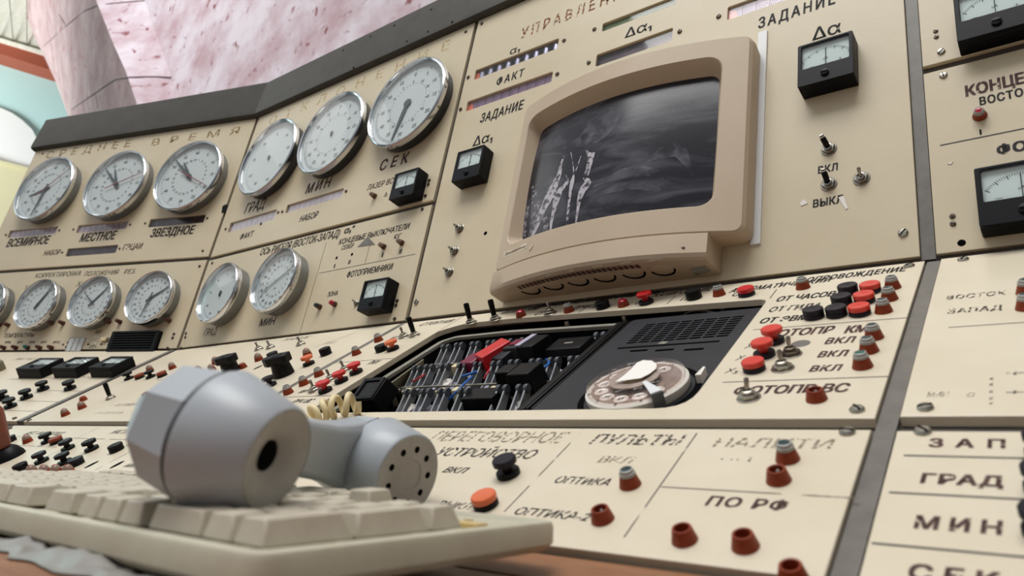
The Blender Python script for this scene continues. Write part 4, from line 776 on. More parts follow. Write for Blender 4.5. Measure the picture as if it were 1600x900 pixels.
# ------------------------------------------------------------------ the monitor
mon = thing('crt_monitor', 'B', 0, 0, 'beige curved-front computer monitor set into the large cream panel', 'monitor', uv=(0, 0))
BL_, BR_, BB, BT = -.4655, -.1465, .0375, .2930        # bezel outline on the panel
def sag(u): s = (u-(BL_+BR_)/2)/((BR_-BL_)/2); return .026+.029*(1-s*s)
def rr_loop(x0, x1, y0, y1, r, nx=28, ny=14, nc=6):
    out = []
    def seg(a, b, n):
        for i in range(n): t = i/n; out.append((a[0]+(b[0]-a[0])*t, a[1]+(b[1]-a[1])*t))
    def arc(cx, cy, a0):
        for i in range(nc): a = rad(a0+90*i/nc); out.append((cx+r*cos(a), cy+r*sin(a)))
    seg((x0+r, y0), (x1-r, y0), nx); arc(x1-r, y0+r, -90); seg((x1, y0+r), (x1, y1-r), ny); arc(x1-r, y1-r, 0)
    seg((x1-r, y1), (x0+r, y1), nx); arc(x0+r, y1-r, 90); seg((x0, y1-r), (x0, y0+r), ny); arc(x0+r, y0+r, 180)
    return out
GX0, GX1, GY0, GY1 = -.4390, -.1830, .0770, .2560       # glass
def bridge(mb, loops):
    n = len(loops[0]); vs = [p for L in loops for p in L]
    mb.add(vs, [(j*n+i, j*n+(i+1) % n, (j+1)*n+(i+1) % n, (j+1)*n+i) for j in range(len(loops)-1) for i in range(n)])
def lp(x0, x1, y0, y1, r, zf): return [(x, y, zf(x)) for x, y in rr_loop(x0, x1, y0, y1, r)]
mb = MB()
bridge(mb, [lp(BL_+.004, BR_-.001, BB+.004, BT-.004, .010, lambda u: 0.0), lp(BL_, BR_, BB, BT, .012, lambda u: sag(u)-.010), lp(BL_+.0012, BR_-.0012, BB+.0012, BT-.0012, .011, lambda u: sag(u)-.003), lp(BL_+.004, BR_-.004, BB+.004, BT-.004, .009, sag),
            lp(-.4490, -.1760, .0700, .2650, .018, sag), lp(-.4475, -.1775, .0712, .2638, .017, lambda u: sag(u)-.0012), lp(GX0-.001, GX1+.001, GY0-.001, GY1+.001, .012, lambda u: sag(u)-.0125), lp(GX0+.004, GX1-.004, GY0+.004, GY1-.004, .010, lambda u: sag(u)-.020)])
obj('bezel', mb.mesh('bezel', 'monitor', 22), mon)
def gz(u, v): s = (v-(GY0+GY1)/2)/((GY1-GY0)/2); q = (u-(GX0+GX1)/2)/((GX1-GX0)/2); return sag(u)-.0185+.004*(1-s*s)-.001*q*q
mb = MB(); nx, ny = 40, 26; x0, x1, y0, y1 = GX0-.003, GX1+.003, GY0-.003, GY1+.003
vs = [(x0+(x1-x0)*i/nx, y0+(y1-y0)*j/ny, gz(x0+(x1-x0)*i/nx, y0+(y1-y0)*j/ny)) for j in range(ny+1) for i in range(nx+1)]
mb.add(vs, [(j*(nx+1)+i, j*(nx+1)+i+1, (j+1)*(nx+1)+i+1, (j+1)*(nx+1)+i) for j in range(ny) for i in range(nx)])
scr = obj('screen', mb.mesh('screen', 'crt', 60), mon)
# white runs dried on the glass
def on_glass(px, py):
    off = .03
    for _ in range(12): u, v = at('B', px, py, off); off = gz(u, v)+.0004
    return (u, v, off)
def run(pts, ink_='drip'):
    mb = MB(); L = [];
    for (px, py, wd) in pts: L.append((on_glass(px-wd*.36, py), on_glass(px+wd*.36, py)))
    vs = [p for ab in L for p in ab]; mb.add(vs, [(2*i, 2*i+1, 2*i+3, 2*i+2) for i in range(len(L)-1)]); obj('dried_run', mb.mesh('dried_run', ink_), scr)
ink('drip', '#b3afb7', .38, .54, 150); ink('drip_thin', '#8d8993', .46, .64, 170)
run([(881, 244, 4), (877, 256, 5), (874, 272, 9), (868, 285, 14), (862, 300, 20), (856, 312, 18), (848, 328, 14), (843, 342, 10), (836, 360, 8), (832, 370, 6)])
run([(872, 300, 18), (868, 318, 12), (864, 335, 7), (861, 350, 6), (860, 361, 4)]); run([(884, 274, 4), (888, 281, 4), (884, 288, 10), (876, 296, 12), (872, 304, 8)])
run([(892, 238, 1.5), (895, 255, 1.5), (897, 272, 3), (894, 284, 9), (891, 300, 6), (889, 318, 5), (887, 336, 4.5), (886, 353, 4)]); run([(908, 243, 1.5), (903, 258, 2), (898, 272, 2.5)])
run([(916, 235, 4), (921, 242, 14), (925, 238, 16)]); run([(924, 240, 15), (922, 252, 12), (919, 264, 10), (916, 274, 10)]); run([(915, 278, 14), (919, 284, 14), (914, 292, 18), (909, 300, 14), (905, 312, 9), (903, 326, 6), (901, 340, 5), (900, 350, 4)])
run([(820, 300, 8), (822, 320, 14), (819, 345, 16), (818, 370, 12)], 'drip_thin'); run([(836, 290, 14), (838, 320, 20), (834, 350, 14), (830, 368, 10)], 'drip_thin'); run([(845, 325, 12), (848, 345, 26), (846, 362, 26)], 'drip_thin'); run([(816, 352, 2.5), (815, 375, 2.5)])
# wiped dust on the glass
ink('smear', '#6c6c77', .42, .90, 55)
def stroke(pts):
    mb = MB(); L = [(on_glass(px, py-h/2), on_glass(px, py+h/2)) for px, py, h in pts]; vs = [(x, y, z+.0002) for ab in L for x, y, z in ab]
    mb.add(vs, [(2*i, 2*i+1, 2*i+3, 2*i+2) for i in range(len(L)-1)]); obj('dust_smear', mb.mesh('dust_smear', 'smear'), scr)
stroke([(928, 292, 3), (945, 281, 12), (975, 271, 16), (1005, 267, 16), (1030, 271, 13), (1045, 284, 6)]); stroke([(930, 306, 3), (960, 294, 12), (1000, 289, 14), (1032, 298, 8)])
stroke([(1012, 252, 4), (1030, 240, 16), (1055, 234, 22), (1074, 248, 30), (1084, 275, 12)]); stroke([(900, 226, 6), (915, 214, 30), (935, 200, 46), (955, 186, 40), (972, 176, 8)]); stroke([(880, 232, 4), (905, 222, 16), (930, 212, 10)])
# control strip under the screen
mb = MB(); CX0, CX1 = -.4640, -.1800; n = 28; L = []
for i in range(n+1):
    u = CX0+(CX1-CX0)*i/n; d = sag(u)+.0015; L.append([(u, .0405, .001), (u, .0405, d-.003), (u, .0385, d), (u, .0165, d+.001), (u, .0125, d-.001), (u, .0105, d-.004), (u, .0100, .001)])
vs = [p for c in L for p in c]; k = 7
mb.add(vs, [(i*k+j, i*k+(j+1) % k, (i+1)*k+(j+1) % k, (i+1)*k+j) for i in range(n) for j in range(k)]+[tuple(range(k)), tuple(reversed(range(n*k, n*k+k)))])
chin = obj('control_strip', mb.mesh('control_strip', 'monitor', 28), mon)
for i, px in enumerate((829, 858, 886, 911, 950, 990, 1030)):
    pass
def on_chin(px, py):
    off = .05
    for _ in range(12): u, v = at('B', px, py, off); off = sag(u)+.0018
    return u, v, off
icons = MB(); words_ = MB()
for px, py in ((822, 429), (857, 421.5), (893, 414.5), (933, 408.5), (977, 403.5), (1025, 399)):
    u, v, z = on_chin(px, py)
    for a in range(14):
        a0, a1 = 2*pi*a/14, 2*pi*(a+1)/14; r0, r1 = .0030, .0034; icons.quad(*[(u+r*cos(q), v+r*sin(q), z) for r, q in ((r0, a0), (r1, a0), (r1, a1), (r0, a1))])
    icons.quad((u-.0018, v-.0003, z), (u+.0018, v-.0003, z), (u+.0018, v+.0003, z), (u-.0018, v+.0003, z))
for (px, py), wd in zip(((822, 437), (857, 430), (893, 422.5), (934, 415.5), (977, 410.5), (1025, 405.5)), ('SIZE', 'SHIFT', 'SIZE', 'POSITION', 'CONTRAST', 'BRIGHTNESS')):
    u, v, z = on_chin(px, py); letter_into(icons, wd, u, v, .0019, z, .0)
obj('control_mark', icons.mesh('control_mark', 'panel_edge'), chin)
u, v, z = on_chin(1064, 388); obj('status_light', MB().box(u-.004, u+.004, v-.0012, v+.0012, z-.001, z+.0003).mesh('status_light', 'brown_dark'), chin)
u, v, z = on_chin(1076, 396.5); obj('power_mark', MB().ring(.0016, .0020, 0, 20, (0, 0)).mesh('power_mark', 'panel_edge'), chin, (u, v, z))
for i in range(26):
    u = -.413+.0064*i; d = sag(u)
    obj('vent_slot', cached('vslot', lambda: MB().box(-.0022, .0022, -.0005, .0006, -.0130, -.0062).mesh('vent_slot', 'brown_dark')), chin, (u, .0103, d))
for u in (-.405, -.370, -.335, -.300, -.265, -.232):
    kb = obj('adjust_wheel', cached('wheel', lambda: MB().lathe([(.0118, 0), (.0118, .0010), (.0112, .0013), (.0, .0014)], 32).mesh('adjust_wheel', 'monitor')), chin, (u, .0112, sag(u)*.56), (rad(90), 0, 0))
    obj('wheel_groove', cached('groove', lambda: MB().prism([(.0136*cos(rad(q)), .0136*sin(rad(q))) for q in range(186, 355, 8)]+[(.0122*cos(rad(q)), .0016+.0122*sin(rad(q))) for q in range(352, 184, -8)], .0002, .0017).mesh('wheel_groove', 'dark')), kb)
sw = obj('power_switch', MB().box(-.0085, .0085, -.0055, .0055, 0, .0015).mesh('power_switch', 'lip'), chin, (-.1945, .0103, .0175), (rad(90), 0, 0), .0006)
rk = obj('rocker', MB().prism([(-.007, 0), (.007, 0), (.007, .0015), (0, .0020), (-.007, .0038)], -.0042, .0042, Matrix.Rotation(pi/2, 4, 'X')).mesh('rocker', 'lip'), sw, (0, 0, .001))
mk = MB(); letter_into(mk, 'O', -.0035, 0, .003, .0043, .02); letter_into(mk, 'I', .0040, 0, .003, .0034, .0); obj('rocker_mark', mk.mesh('rocker_mark', 'dark'), rk)
u, v, z = on_chin(804, 390)
def on_bezel(px, py):
    off = .04
    for _ in range(12): u, v = at('B', px, py, off); off = sag(u)+.0003
    return u, v, off
a = on_bezel(787, 399); b = on_bezel(822, 387); mb = MB()
mb.quad((a[0], a[1]-.0030, a[2]), (b[0], a[1]-.0030, b[2]), (b[0], a[1]+.0040, b[2]), (a[0], a[1]+.0040, a[2])); bd = obj('badge', mb.mesh('badge', 'lip_pale') if 'lip_pale' in MATS else (mat('lip_pale', '#cdbfa8', .35) and mb.mesh('badge', 'lip_pale')), mon)
tx = MB(); vs, fs, tx0, tx1, ty0, ty1 = glyphs('Samtron', .02, .25)
kx = (b[0]-a[0]-.004)/(tx1-tx0); tx.add([(a[0]+.002+(p[0]-tx0)*kx, a[1]-.0012+p[1]*.0052, a[2]+(b[2]-a[2])*((.002+(p[0]-tx0)*kx)/(b[0]-a[0]))+.0003) for p in vs], fs); obj('badge_lettering', tx.mesh('badge_lettering', 'panel_edge'), bd)
u, v, z = on_bezel(830, 387); obj('emblem', MB().prism([(-.003, -.003), (-.0012, -.003), (.003, .003), (.0012, .003)], -.0004, .0006).mesh('emblem', 'lip_pale'), mon, (u, v, z))
# white strip beside the monitor, on the panel
t = thing('metal_strip', 'B', 0, 0, 'narrow white metal strip upright along the right side of the monitor', 'strip', uv=(-.148, .178))
q = [at('B', *p) for p in ((1168, 385), (1183, 383), (1198, 51), (1187, 54))]; mb = MB(); mb.prism([(x+.148, y-.178) for x, y in ((-.1505, .0385), (-.1405, .0385), (-.1405, .3150), (-.1505, .3150))], 0, .0022); obj('strip', mb.mesh('strip', 'monitor_strip'), t)

# ------------------------------------------------------------------ relay bank, speaker plate and telephone dial in the desk opening
def kbox(name, m, parent, u0, u1, v0, v1, z0, z1, bevel=0): o = obj(name, MB().box(u0, u1, v0, v1, z0, z1).mesh(name, m), parent, bevel=bevel); return o
well = thing('relay_bank', 'K', 0, 0, 'dark open relay bank with grey metal lip sunk in the desk', 'relay bank', uv=(0, 0))
mb = MB(); X0, X1, Y0, Y1, d = OX0-.004, OX1+.004, OY0-.003, OY1+.003, -.075
mb.quad((X0, Y0, d), (X1, Y0, d), (X1, Y1, d), (X0, Y1, d)); zt = -.0098
mb.quad((X0, Y0, zt), (X0, Y0, d), (X0, Y1, d), (X0, Y1, zt)); mb.quad((X1, Y0, zt), (X1, Y1, zt), (X1, Y1, d), (X1, Y0, d)); mb.quad((X0, Y1, zt), (X0, Y1, d), (X1, Y1, d), (X1, Y1, zt)); mb.quad((X0, Y0, zt), (X1, Y0, zt), (X1, Y0, d), (X0, Y0, d))
obj('well_box', mb.mesh('well_box', 'dark'), well)
lip_o = rpoly([(-.249, -.268), (-.249, -.0655), (-.415, -.0530), (-.500, -.0545), (-.5165, -.068), (-.5165, -.268)], .006); lip_i = rpoly([(-.253, -.262), (-.253, -.0715), (-.415, -.0595), (-.497, -.0605), (-.5085, -.070), (-.5085, -.262)], .005)
obj('lip', plate_mesh('lip', lip_o, [lip_i], .004, 'lip', .0004), well, (0, 0, -.0095))
for a, b_ in (((-.5085, -.262), (-.5085, -.060)), ((-.5085, -.061), (-.253, -.0695)), ((-.5085, -.2615), (-.253, -.2615))):
    A, B = Vector(a), Vector(b_); mb = MB(); mb.quad((*A, -.0135), (*B, -.0135), (*B, -.06), (*A, -.06)); obj('side_wall', mb.mesh('side_wall', 'black_soft'), well)
kbox('floor_plate', 'black_soft', well, -.508, -.254, -.2613, -.062, -.062, -.058)
for v in (-.115, -.175, -.235): obj('rod', MB().tube([(-.506, v, -.022), (-.256, v, -.022)], .0012).mesh('rod', 'steel'), well)
rail = thing('dividing_rail', 'K', 0, 0, 'black ribbed rail between the relay bank and the telephone dial', 'rail', uv=(0, 0))
for u0, u1, z1 in ((-.2680, -.2610, -.0068), (-.2590, -.2560, -.0060), (-.2540, -.2515, -.0064)): kbox('rib', 'black', rail, u0, u1, -.2605, -.068, -.05, z1, .0012)
kbox('base', 'dark', rail, -.268, -.250, -.2605, -.068, -.054, -.012)
# lever mechanisms
def arm_mesh():
    pr = [(-.036, -.0125), (-.030, -.0145), (-.020, -.0120), (-.010, -.0060), (-.004, -.0020), (.0005, .0004), (.0036, -.0010), (.0044, -.0045), (.0015, -.0085), (-.004, -.0125), (-.012, -.020), (-.022, -.028), (-.036, -.030)]
    mb = MB(); mb.prism(pr, -.0009, .0009, Matrix(((0, 0, 1, 0), (1, 0, 0, 0), (0, 1, 0, 0), (0, 0, 0, 1)))); return mb.mesh('arm', 'lever_grey')
def lever(px, py, label, cream, off=-.012):
    u, v = at('K', px, py, off); t = thing('lever_key', 'K', 0, 0, label, 'lever', 'grey lever mechanisms of the relay bank', uv=(u, v), z=off)
    for x in (-.0042, .0042):
        obj('arm', cached('arm', arm_mesh), t, (x, 0, 0)); obj('roller', cached('roller', lambda: MB().lathe([(.0040, -.0019), (.0043, -.0012), (.0043, .0012), (.0040, .0019)], 20, mtx=Matrix.Rotation(pi/2, 4, 'Y')).mesh('roller', 'hand_grey')), t, (x, .0005, -.0022))
    obj('bracket', cached('bracket', lambda: MB().box(-.0085, .0085, -.037, -.006, -.045, -.028).mesh('bracket', 'black_soft')), t)
    obj('pad', cached('pad', lambda: MB().box(-.0024, .0024, -.034, -.012, -.024, -.015).mesh('pad', 'lilac')), t)
    if cream: obj('contact_block', cached('cblock', lambda: MB().box(-.0046, .0046, -.046, -.037, -.026, -.0085).mesh('contact_block', 'cream_plastic')), t, bevel=.0008); obj('latch', cached('latch', lambda: MB().box(.0046, .0090, -.046, -.038, -.028, -.0095).mesh('latch', 'black')), t)
    return t
rows = [('back row', [(696, 541), (717, 538), (742, 536.5), (767, 534.5), (793, 532.5), (820, 530), (849, 528.5), (937, 522)]),
        ('middle row', [(651, 574), (670, 572), (694, 571), (722, 570), (747, 568), (775, 567), (803, 565), (836, 563.5), (865, 561.5), (897, 559.5)]),
        ('front row', [(639, 611), (665, 610.5), (692, 610), (724, 610), (784, 605), (816, 604)])]
ords = ['first', 'second', 'third', 'fourth', 'fifth', 'sixth', 'seventh', 'eighth', 'ninth', 'tenth']
for rn, pts in rows:
    for i, (x, y) in enumerate(pts): lever(x, y, 'grey forked lever in the relay bank, %s, %s counted from the handset end' % (rn, ords[i]), (i+len(rn)) % 3 != 0)
def cap_box(name, px, py, sx, sy, sz, off, rot, m, label, cat, extra=None, tilt=0):
    u, v = at('K', px, py, off); t = thing(name, 'K', 0, 0, label, cat, uv=(u, v), z=off-sz/2, rot=rot); 
    o = obj('shell', MB().box(-sx/2, sx/2, -sy/2, sy/2, 0, sz, top=(sx*.06, sy*.06)).mesh('shell', m), t, None, (tilt, 0, 0), .0012)
    if extra: extra(t, o, sx, sy, sz)
    return t
def frame_extra(t, o, sx, sy, sz):
    obj('rim', plate_mesh('rim', rrect(-sx*.42, sx*.42, -sy*.42, sy*.42, .001, 2), [rrect(-sx*.30, sx*.30, -sy*.30, sy*.30, .001, 2)], .0016, 'black_soft', .0003), o, (0, 0, sz+.0016))
cap_box('key_cap', 588, 616, .036, .036, .022, -.012, .05, 'black', 'black empty key cap standing loose at the near corner of the relay bank', 'key cap', frame_extra, .35)
cap_box('key_cap', 574, 624, .034, .020, .010, -.016, .05, 'black', 'flat black key cap lying under the loose one in the corner', 'key cap', frame_extra, .0)
cap_box('key_cap', 775, 552, .026, .040, .016, -.010, -.55, 'red', 'bright red key cap tipped over in the back row of the relay bank', 'key cap', None, .15)
cap_box('key_cap', 741, 566, .022, .024, .012, -.014, -.2, 'dark_red', 'dark red key cap beside the bright red one', 'key cap', None, .1)
cap_box('key_cap', 812, 545, .026, .030, .014, -.010, .0, 'tray_grey', 'grey key cap with a purple window in the back row', 'key cap', lambda t, o, sx, sy, sz: obj('window', MB().box(-.007, .007, -.007, .007, sz, sz+.001).mesh('window', 'dark_red'), o))
cap_box('key_cap', 836, 546, .024, .036, .020, -.010, -.1, 'black', 'black key cap with a lilac side strip in the back row', 'key cap', lambda t, o, sx, sy, sz: obj('strip', MB().box(-sx*.5, -sx*.22, -sy*.42, sy*.42, sz, sz+.0012).mesh('strip', 'lilac'), o))
cap_box('key_cap', 890, 541, .046, .034, .008, -.013, 0, 'black', 'wide black key cap in the back corner by the ribbed rail', 'key cap', lambda t, o, sx, sy, sz: obj('tag', MB().box(-.004, .006, -.003, 0, sz, sz+.0005).mesh('tag', 'lip'), o))
cap_box('key_cap', 824, 592, .028, .030, .022, -.014, 0, 'black', 'tall black key cap in the middle row of the relay bank', 'key cap')
cap_box('key_cap', 796, 590, .020, .022, .020, -.016, 0, 'black', 'small black key cap beside the tall one', 'key cap')
cap_box('key_cap', 757, 624, .042, .026, .014, -.022, 0, 'black', 'black key cap in the front row of the relay bank', 'key cap')
cap_box('key_cap', 795, 554, .020, .034, .012, -.012, -.3, 'tray_grey', 'crumbled dark grey key cap beside the bright red one', 'key cap', None, .2)
u, v = at('K', 632, 583, -.014); t = thing('olive_plate', 'K', 0, 0, 'olive metal plate along the left edge of the relay bank', 'plate', uv=(u, v), z=-.02); obj('plate', MB().box(-.0008, .0008, -.035, .035, -.012, .008).mesh('plate', 'olive'), t, None, (0, .4, .12))
def cable(pts, r, m, label):
    P = [];
    for px, py, off in pts: u, v = at('K', px, py, off); P.append(frame_matrix('K') @ Vector((u, v, off)))
    Q = []
    for i in range(len(P)-1):
        p0, p1, p2, p3 = P[max(i-1, 0)], P[i], P[i+1], P[min(i+2, len(P)-1)]
        for j in range(6):
            t = j/6; Q.append(.5*((2*p1)+(p2-p0)*t+(2*p0-5*p1+4*p2-p3)*t*t+(3*p1-p0-3*p2+p3)*t**3))
    Q.append(P[-1]); c = sum(Q, Vector())/len(Q); mb = MB(); mb.tube([q_-c for q_ in Q], r, 8); o = obj('cable', mb.mesh('cable', m)); o.location = c; tag(o, label, 'cable', 'loose cables in the relay bank'); return o
cable([(690, 636, -.035), (704, 622, -.020), (722, 603, -.012), (738, 588, -.016)], .0012, 'cable_blue', 'long blue cable across the front of the relay bank'); cable([(722, 588, -.018), (735, 584, -.014), (748, 580, -.020)], .0014, 'cable_blue', 'short blue cable in the middle of the relay bank')
cable([(835, 574, -.012), (850, 574, -.010), (858, 566, -.012), (853, 561, -.02)], .0014, 'cable_blue', 'curled blue cable near the ribbed rail'); cable([(745, 560, -.02), (757, 553, -.014), (764, 546, -.02)], .0012, 'cable_blue', 'blue cable going under the bright red key cap')
cable([(756, 592, -.02), (762, 582, -.016), (768, 574, -.02)], .0011, 'cable_red', 'thin red cable in the middle row'); cable([(645, 596, -.02), (656, 590, -.014), (664, 585, -.02)], .0011, 'cable_red', 'thin red cable at the left of the middle row')
cable([(1066, 495, -.018), (1075, 488, -.012), (1098, 485, -.010), (1130, 492, -.014)], .0009, 'cable_white', 'thin white cable behind the speaker plate'); 
for i, (x, y) in enumerate([(706, 552), (742, 556), (756, 545), (735, 578), (708, 597), (685, 585), (640, 630), (660, 632), (688, 630), (716, 628), (792, 580), (850, 580), (806, 628), (870, 574), (826, 562), (698, 592)]):
    u, v = at('K', x, y, -.022); t = thing('foam_scrap', 'K', 0, 0, 'torn pale foam scrap lying in the relay bank', 'scrap', 'pale foam scraps in the relay bank', uv=(u, v), z=-.037)
    rnd = random.Random(i); mb = MB(); mb.lathe([(.0055, 0), (.0068, .004), (.006, .010), (.003, .0125), (0, .013)], 9, sx=.8, sy=1.3)
    mb.v = [(a*(1+rnd.uniform(-.25, .25)), b*(1+rnd.uniform(-.25, .25)), c*(1+rnd.uniform(-.2, .2))) for a, b, c in mb.v]
    obj('scrap_body', mb.mesh('scrap_body', 'lilac' if i % 3 else 'white_plastic', 20), t, None, (0, 0, rnd.uniform(0, 3)))
# speaker plate
PX0, PX1, PY0, PY1 = -.2500, -.1175, -.2735, -.0690
sp = thing('speaker_plate', 'K', 0, 0, 'black plastic plate with rows of speaker slots above the telephone dial', 'plate', uv=(0, 0))
hs = []
GU0, GV0 = at('K', 983, 532, -.006); GU1, GV1 = at('K', 1160, 497, -.006)
g00 = at('K', 985, 533, -.006); g10 = at('K', 1126, 527, -.006); g01 = at('K', 1023, 504.5, -.006); g11 = at('K', 1152, 496.5, -.006)
gu0 = (g00[0]+g01[0])/2; gu1 = (g10[0]+g11[0])/2; gv0 = (g00[1]+g10[1])/2; gv1 = (g01[1]+g11[1])/2
for i in range(8):
    for j in range(9):
        u = gu0+(gu1-gu0)*i/7; v = gv0+(gv1-gv0)*j/8; hs.append(rrect(u-.0054, u+.0054, v-.0019, v+.0019, .0014, 2))
for px, py in ((1996/2, 547.5), (1038, 546.5), (1084, 545.5)):
    u, v = at('K', px, py, -.006); hs.append(rrect(u-.0085, u+.0085, v-.0022, v+.0022, .0005, 1))
obj('plate', plate_mesh('plate', rpoly([(PX1, PY0), (PX1, PY1), (PX0, PY1), (PX0, PY0)], .006), hs, .003, 'tray_grey', .0004), sp, (0, 0, -.006))
obj('backing', MB().box(PX0+.001, PX1-.001, PY0+.001, PY1-.001, -.018, -.0165).mesh('backing', 'dark'), sp)
a = at('K', 968, 542, -.006); b = at('K', 1122, 536, -.006); obj('groove', MB().box(a[0], b[0], (a[1]+b[1])/2-.0012, (a[1]+b[1])/2+.0012, -.0061, -.0056).mesh('groove', 'dark'), sp)
u, v = at('K', 1035, 536, -.006); obj('paint_fleck', MB().prism([(-.004, -.002), (.003, -.003), (.005, .002), (-.002, .003)], -.006, -.0057).mesh('paint_fleck', 'lip'), sp, (u, v, 0))
u, v = at('K', 1097, 590, -.004); obj('torn_edge', MB().prism([(-.0022, -.006), (.0022, -.006), (.001, .008), (-.001, .009)], -.006, .001).mesh('torn_edge', 'white_plastic'), sp, (u, v, 0))
# uprights seen in the gap above the plates
for px, py, l in ((982, 494, 'steel post in the dark gap above the speaker plate, near the rail'), (1130, 484, 'steel post in the dark gap above the speaker plate, near its far corner'), (893, 503, 'steel post in the dark gap behind the relay bank')):
    u, v = at('K', px, py, -.012); t = thing('support_post', 'K', 0, 0, l, 'post', uv=(u, min(v, -.047)), z=-.0485); obj('shaft', MB().lathe([(.0035, 0), (.0035, .038), (.0028, .0405)], 14).mesh('shaft', 'steel'), t); obj('foot', MB().lathe([(.006, -.0265), (.006, .001), (.0035, .002)], 6).mesh('foot', 'frame_rail'), t)
# dial
dl = thing('telephone_dial', 'K', 0, 0, 'rotary telephone dial with a clear finger wheel and torn white paper in its middle', 'telephone dial', uv=(-.1675, -.2375), z=-.006)
obj('recess_ring', MB().ring(.0425, .0475, .0004, 48).mesh('recess_ring', 'dark'), dl)
obj('base_ring', MB().lathe([(.0385, 0), (.0395, .002), (.0395, .0065), (.0385, .0075), (.0375, .0078), (0, .0078)], 64).mesh('base_ring', 'white_plastic'), dl)
mat('rose_plastic', '#a39389', .35, col2='#8b7a70', scale=120); obj('number_plate', MB().lathe([(.0345, .0076), (.0345, .00785), (0, .00785)], 56).mesh('number_plate', 'rose_plastic'), dl)
nb = MB()
for i in range(10):
    a = rad(60+30*i); letter_into(nb, str((i+1) % 10), .0355*cos(a), .0355*sin(a), .0036, .0081, .01); letter_into(nb, 'АБВГДЕЖИКЛ'[i], .0265*cos(a), .0265*sin(a), .0045, .0081, .01)
obj('number', nb.mesh('number', 'dark'), dl)
for i in range(10):
    a = rad(60+30*i); obj('number_spot', cached('nspot', lambda: MB().lathe([(.0058, 0), (0, .0001)], 20).mesh('number_spot', 'paper' )), dl, (.0265*cos(a), .0265*sin(a), .0079))
fw = obj('finger_wheel', plate_mesh('finger_wheel', [(.0375*cos(2*pi*i/64), .0375*sin(2*pi*i/64)) for i in range(64)], [[(.0265*cos(rad(60+30*j))+.0062*cos(2*pi*i/20), .0265*sin(rad(60+30*j))+.0062*sin(2*pi*i/20)) for i in range(20)] for j in range(10)], .0042, 'clear_plastic', .0006), dl, (0, 0, .0116))
obj('hub_disc', MB().lathe([(.0195, .0116), (.0195, .0126), (.0151, .0132), (.0120, .0126), (.0115, .0120), (0, .0120)], 48).mesh('hub_disc', 'rose_plastic') if 'rose_plastic' in MATS else (mat('rose_plastic', '#a99a8d', .35) and MB().lathe([(.0195, .0116), (.0195, .0126), (.0151, .0132), (.0120, .0126), (.0115, .0120), (0, .0120)], 48).mesh('hub_disc', 'rose_plastic')), dl)
obj('hub_cap', MB().lathe([(.0085, .0120), (.0085, .0128), (0, .0130)], 32).mesh('hub_cap', 'cream_plastic'), dl); obj('hub_nut', MB().lathe([(.003, .0130), (.003, .0141), (.0012, .0141), (.001, .0134), (0, .0134)], 20).mesh('hub_nut', 'hand_grey'), dl)
pp = [at('K', px, py, .011) for px, py in ((960, 593), (978, 590), (1000, 587), (1014, 580), (1024, 572), (1025, 565), (1018, 560), (1004, 559), (994, 563), (986, 572), (976, 581), (964, 590))]
obj('paper_scrap', MB().prism([(x+.1675, y+.2375) for x, y in pp], .0146, .0151).mesh('paper_scrap', 'paper'), dl)
s0 = Vector(at('K', 1004, 586, .014))-Vector((-.1675, -.2375)); s1 = Vector(at('K', 1024, 606, .012))-Vector((-.1675, -.2375))
dr = (s1-s0).normalized(); nn = Vector((-dr.y, dr.x))
mb = MB(); mb.prism([tuple(s0+nn*.0015), tuple(s0-nn*.0015), tuple(s1-nn*.0042), tuple(s1+nn*.0042)], .0142, .0152)
obj('finger_stop', mb.mesh('finger_stop', 'monitor_strip'), dl); mb = MB(); mb.prism([tuple(s1-nn*.0042-dr*.001), tuple(s1-nn*.0042+dr*.001), tuple(s1+nn*.0042+dr*.001), tuple(s1+nn*.0042-dr*.001)], .001, .0142)
obj('stop_foot', mb.mesh('stop_foot', 'hand_grey'), dl)

# ------------------------------------------------------------------ keyboard on the ledge
KO = Vector((-.11488, -.53653, Z0-.23029)); KX = Vector((.99993, -.0004, .0115)); KY = Vector((-.0003, .9979, .0643)); KN = Vector((-.0115, -.0643, .9979))
kbm = Matrix.Identity(4)
for i in range(3): kbm[i][0] = (1, 0, 0)[i]; kbm[i][1] = (0, cos(rad(3.2)), sin(rad(3.2)))[i]; kbm[i][2] = (0, -sin(rad(3.2)), cos(rad(3.2)))[i]; kbm[i][3] = KO[i]
kb = bpy.data.objects.new('computer_keyboard', None); COL.objects.link(kb); kb.matrix_world = kbm; tag(kb, 'dirty beige computer keyboard on the wooden ledge, under the telephone handset', 'keyboard')
U = .01905; WX0 = -(4+.3+3+.3+15)*U
mb = MB(); A0, A1, B0, B1 = WX0-.010, .0085, -.0085, .152
def kb_loop(e, z, r): return [(x, y, z) for x, y in rr_loop(A0+e, A1-e, B0+e, B1-e, r, 6, 4, 5)]
bridge(mb, [kb_loop(.004, -.0135, .006), kb_loop(0, -.010, .008), kb_loop(0, -.0025, .008), kb_loop(.0008, -.0006, .0075), kb_loop(.0025, 0, .006), kb_loop(.0055, 0, .004), kb_loop(.0068, -.002, .003)])
lo = [(x, y, -.002) for x, y in rr_loop(A0+.0068, A1-.0068, B0+.0068, B1-.0068, .003, 6, 4, 5)]; mb.add(lo, [tuple(range(len(lo)))])
bt = [(x, y, -.0135) for x, y in rr_loop(A0+.004, A1-.004, B0+.004, B1-.004, .006, 6, 4, 5)]; mb.add(bt, [tuple(reversed(range(len(bt))))])
obj('case', mb.mesh('case', 'keyboard', 40), kb)
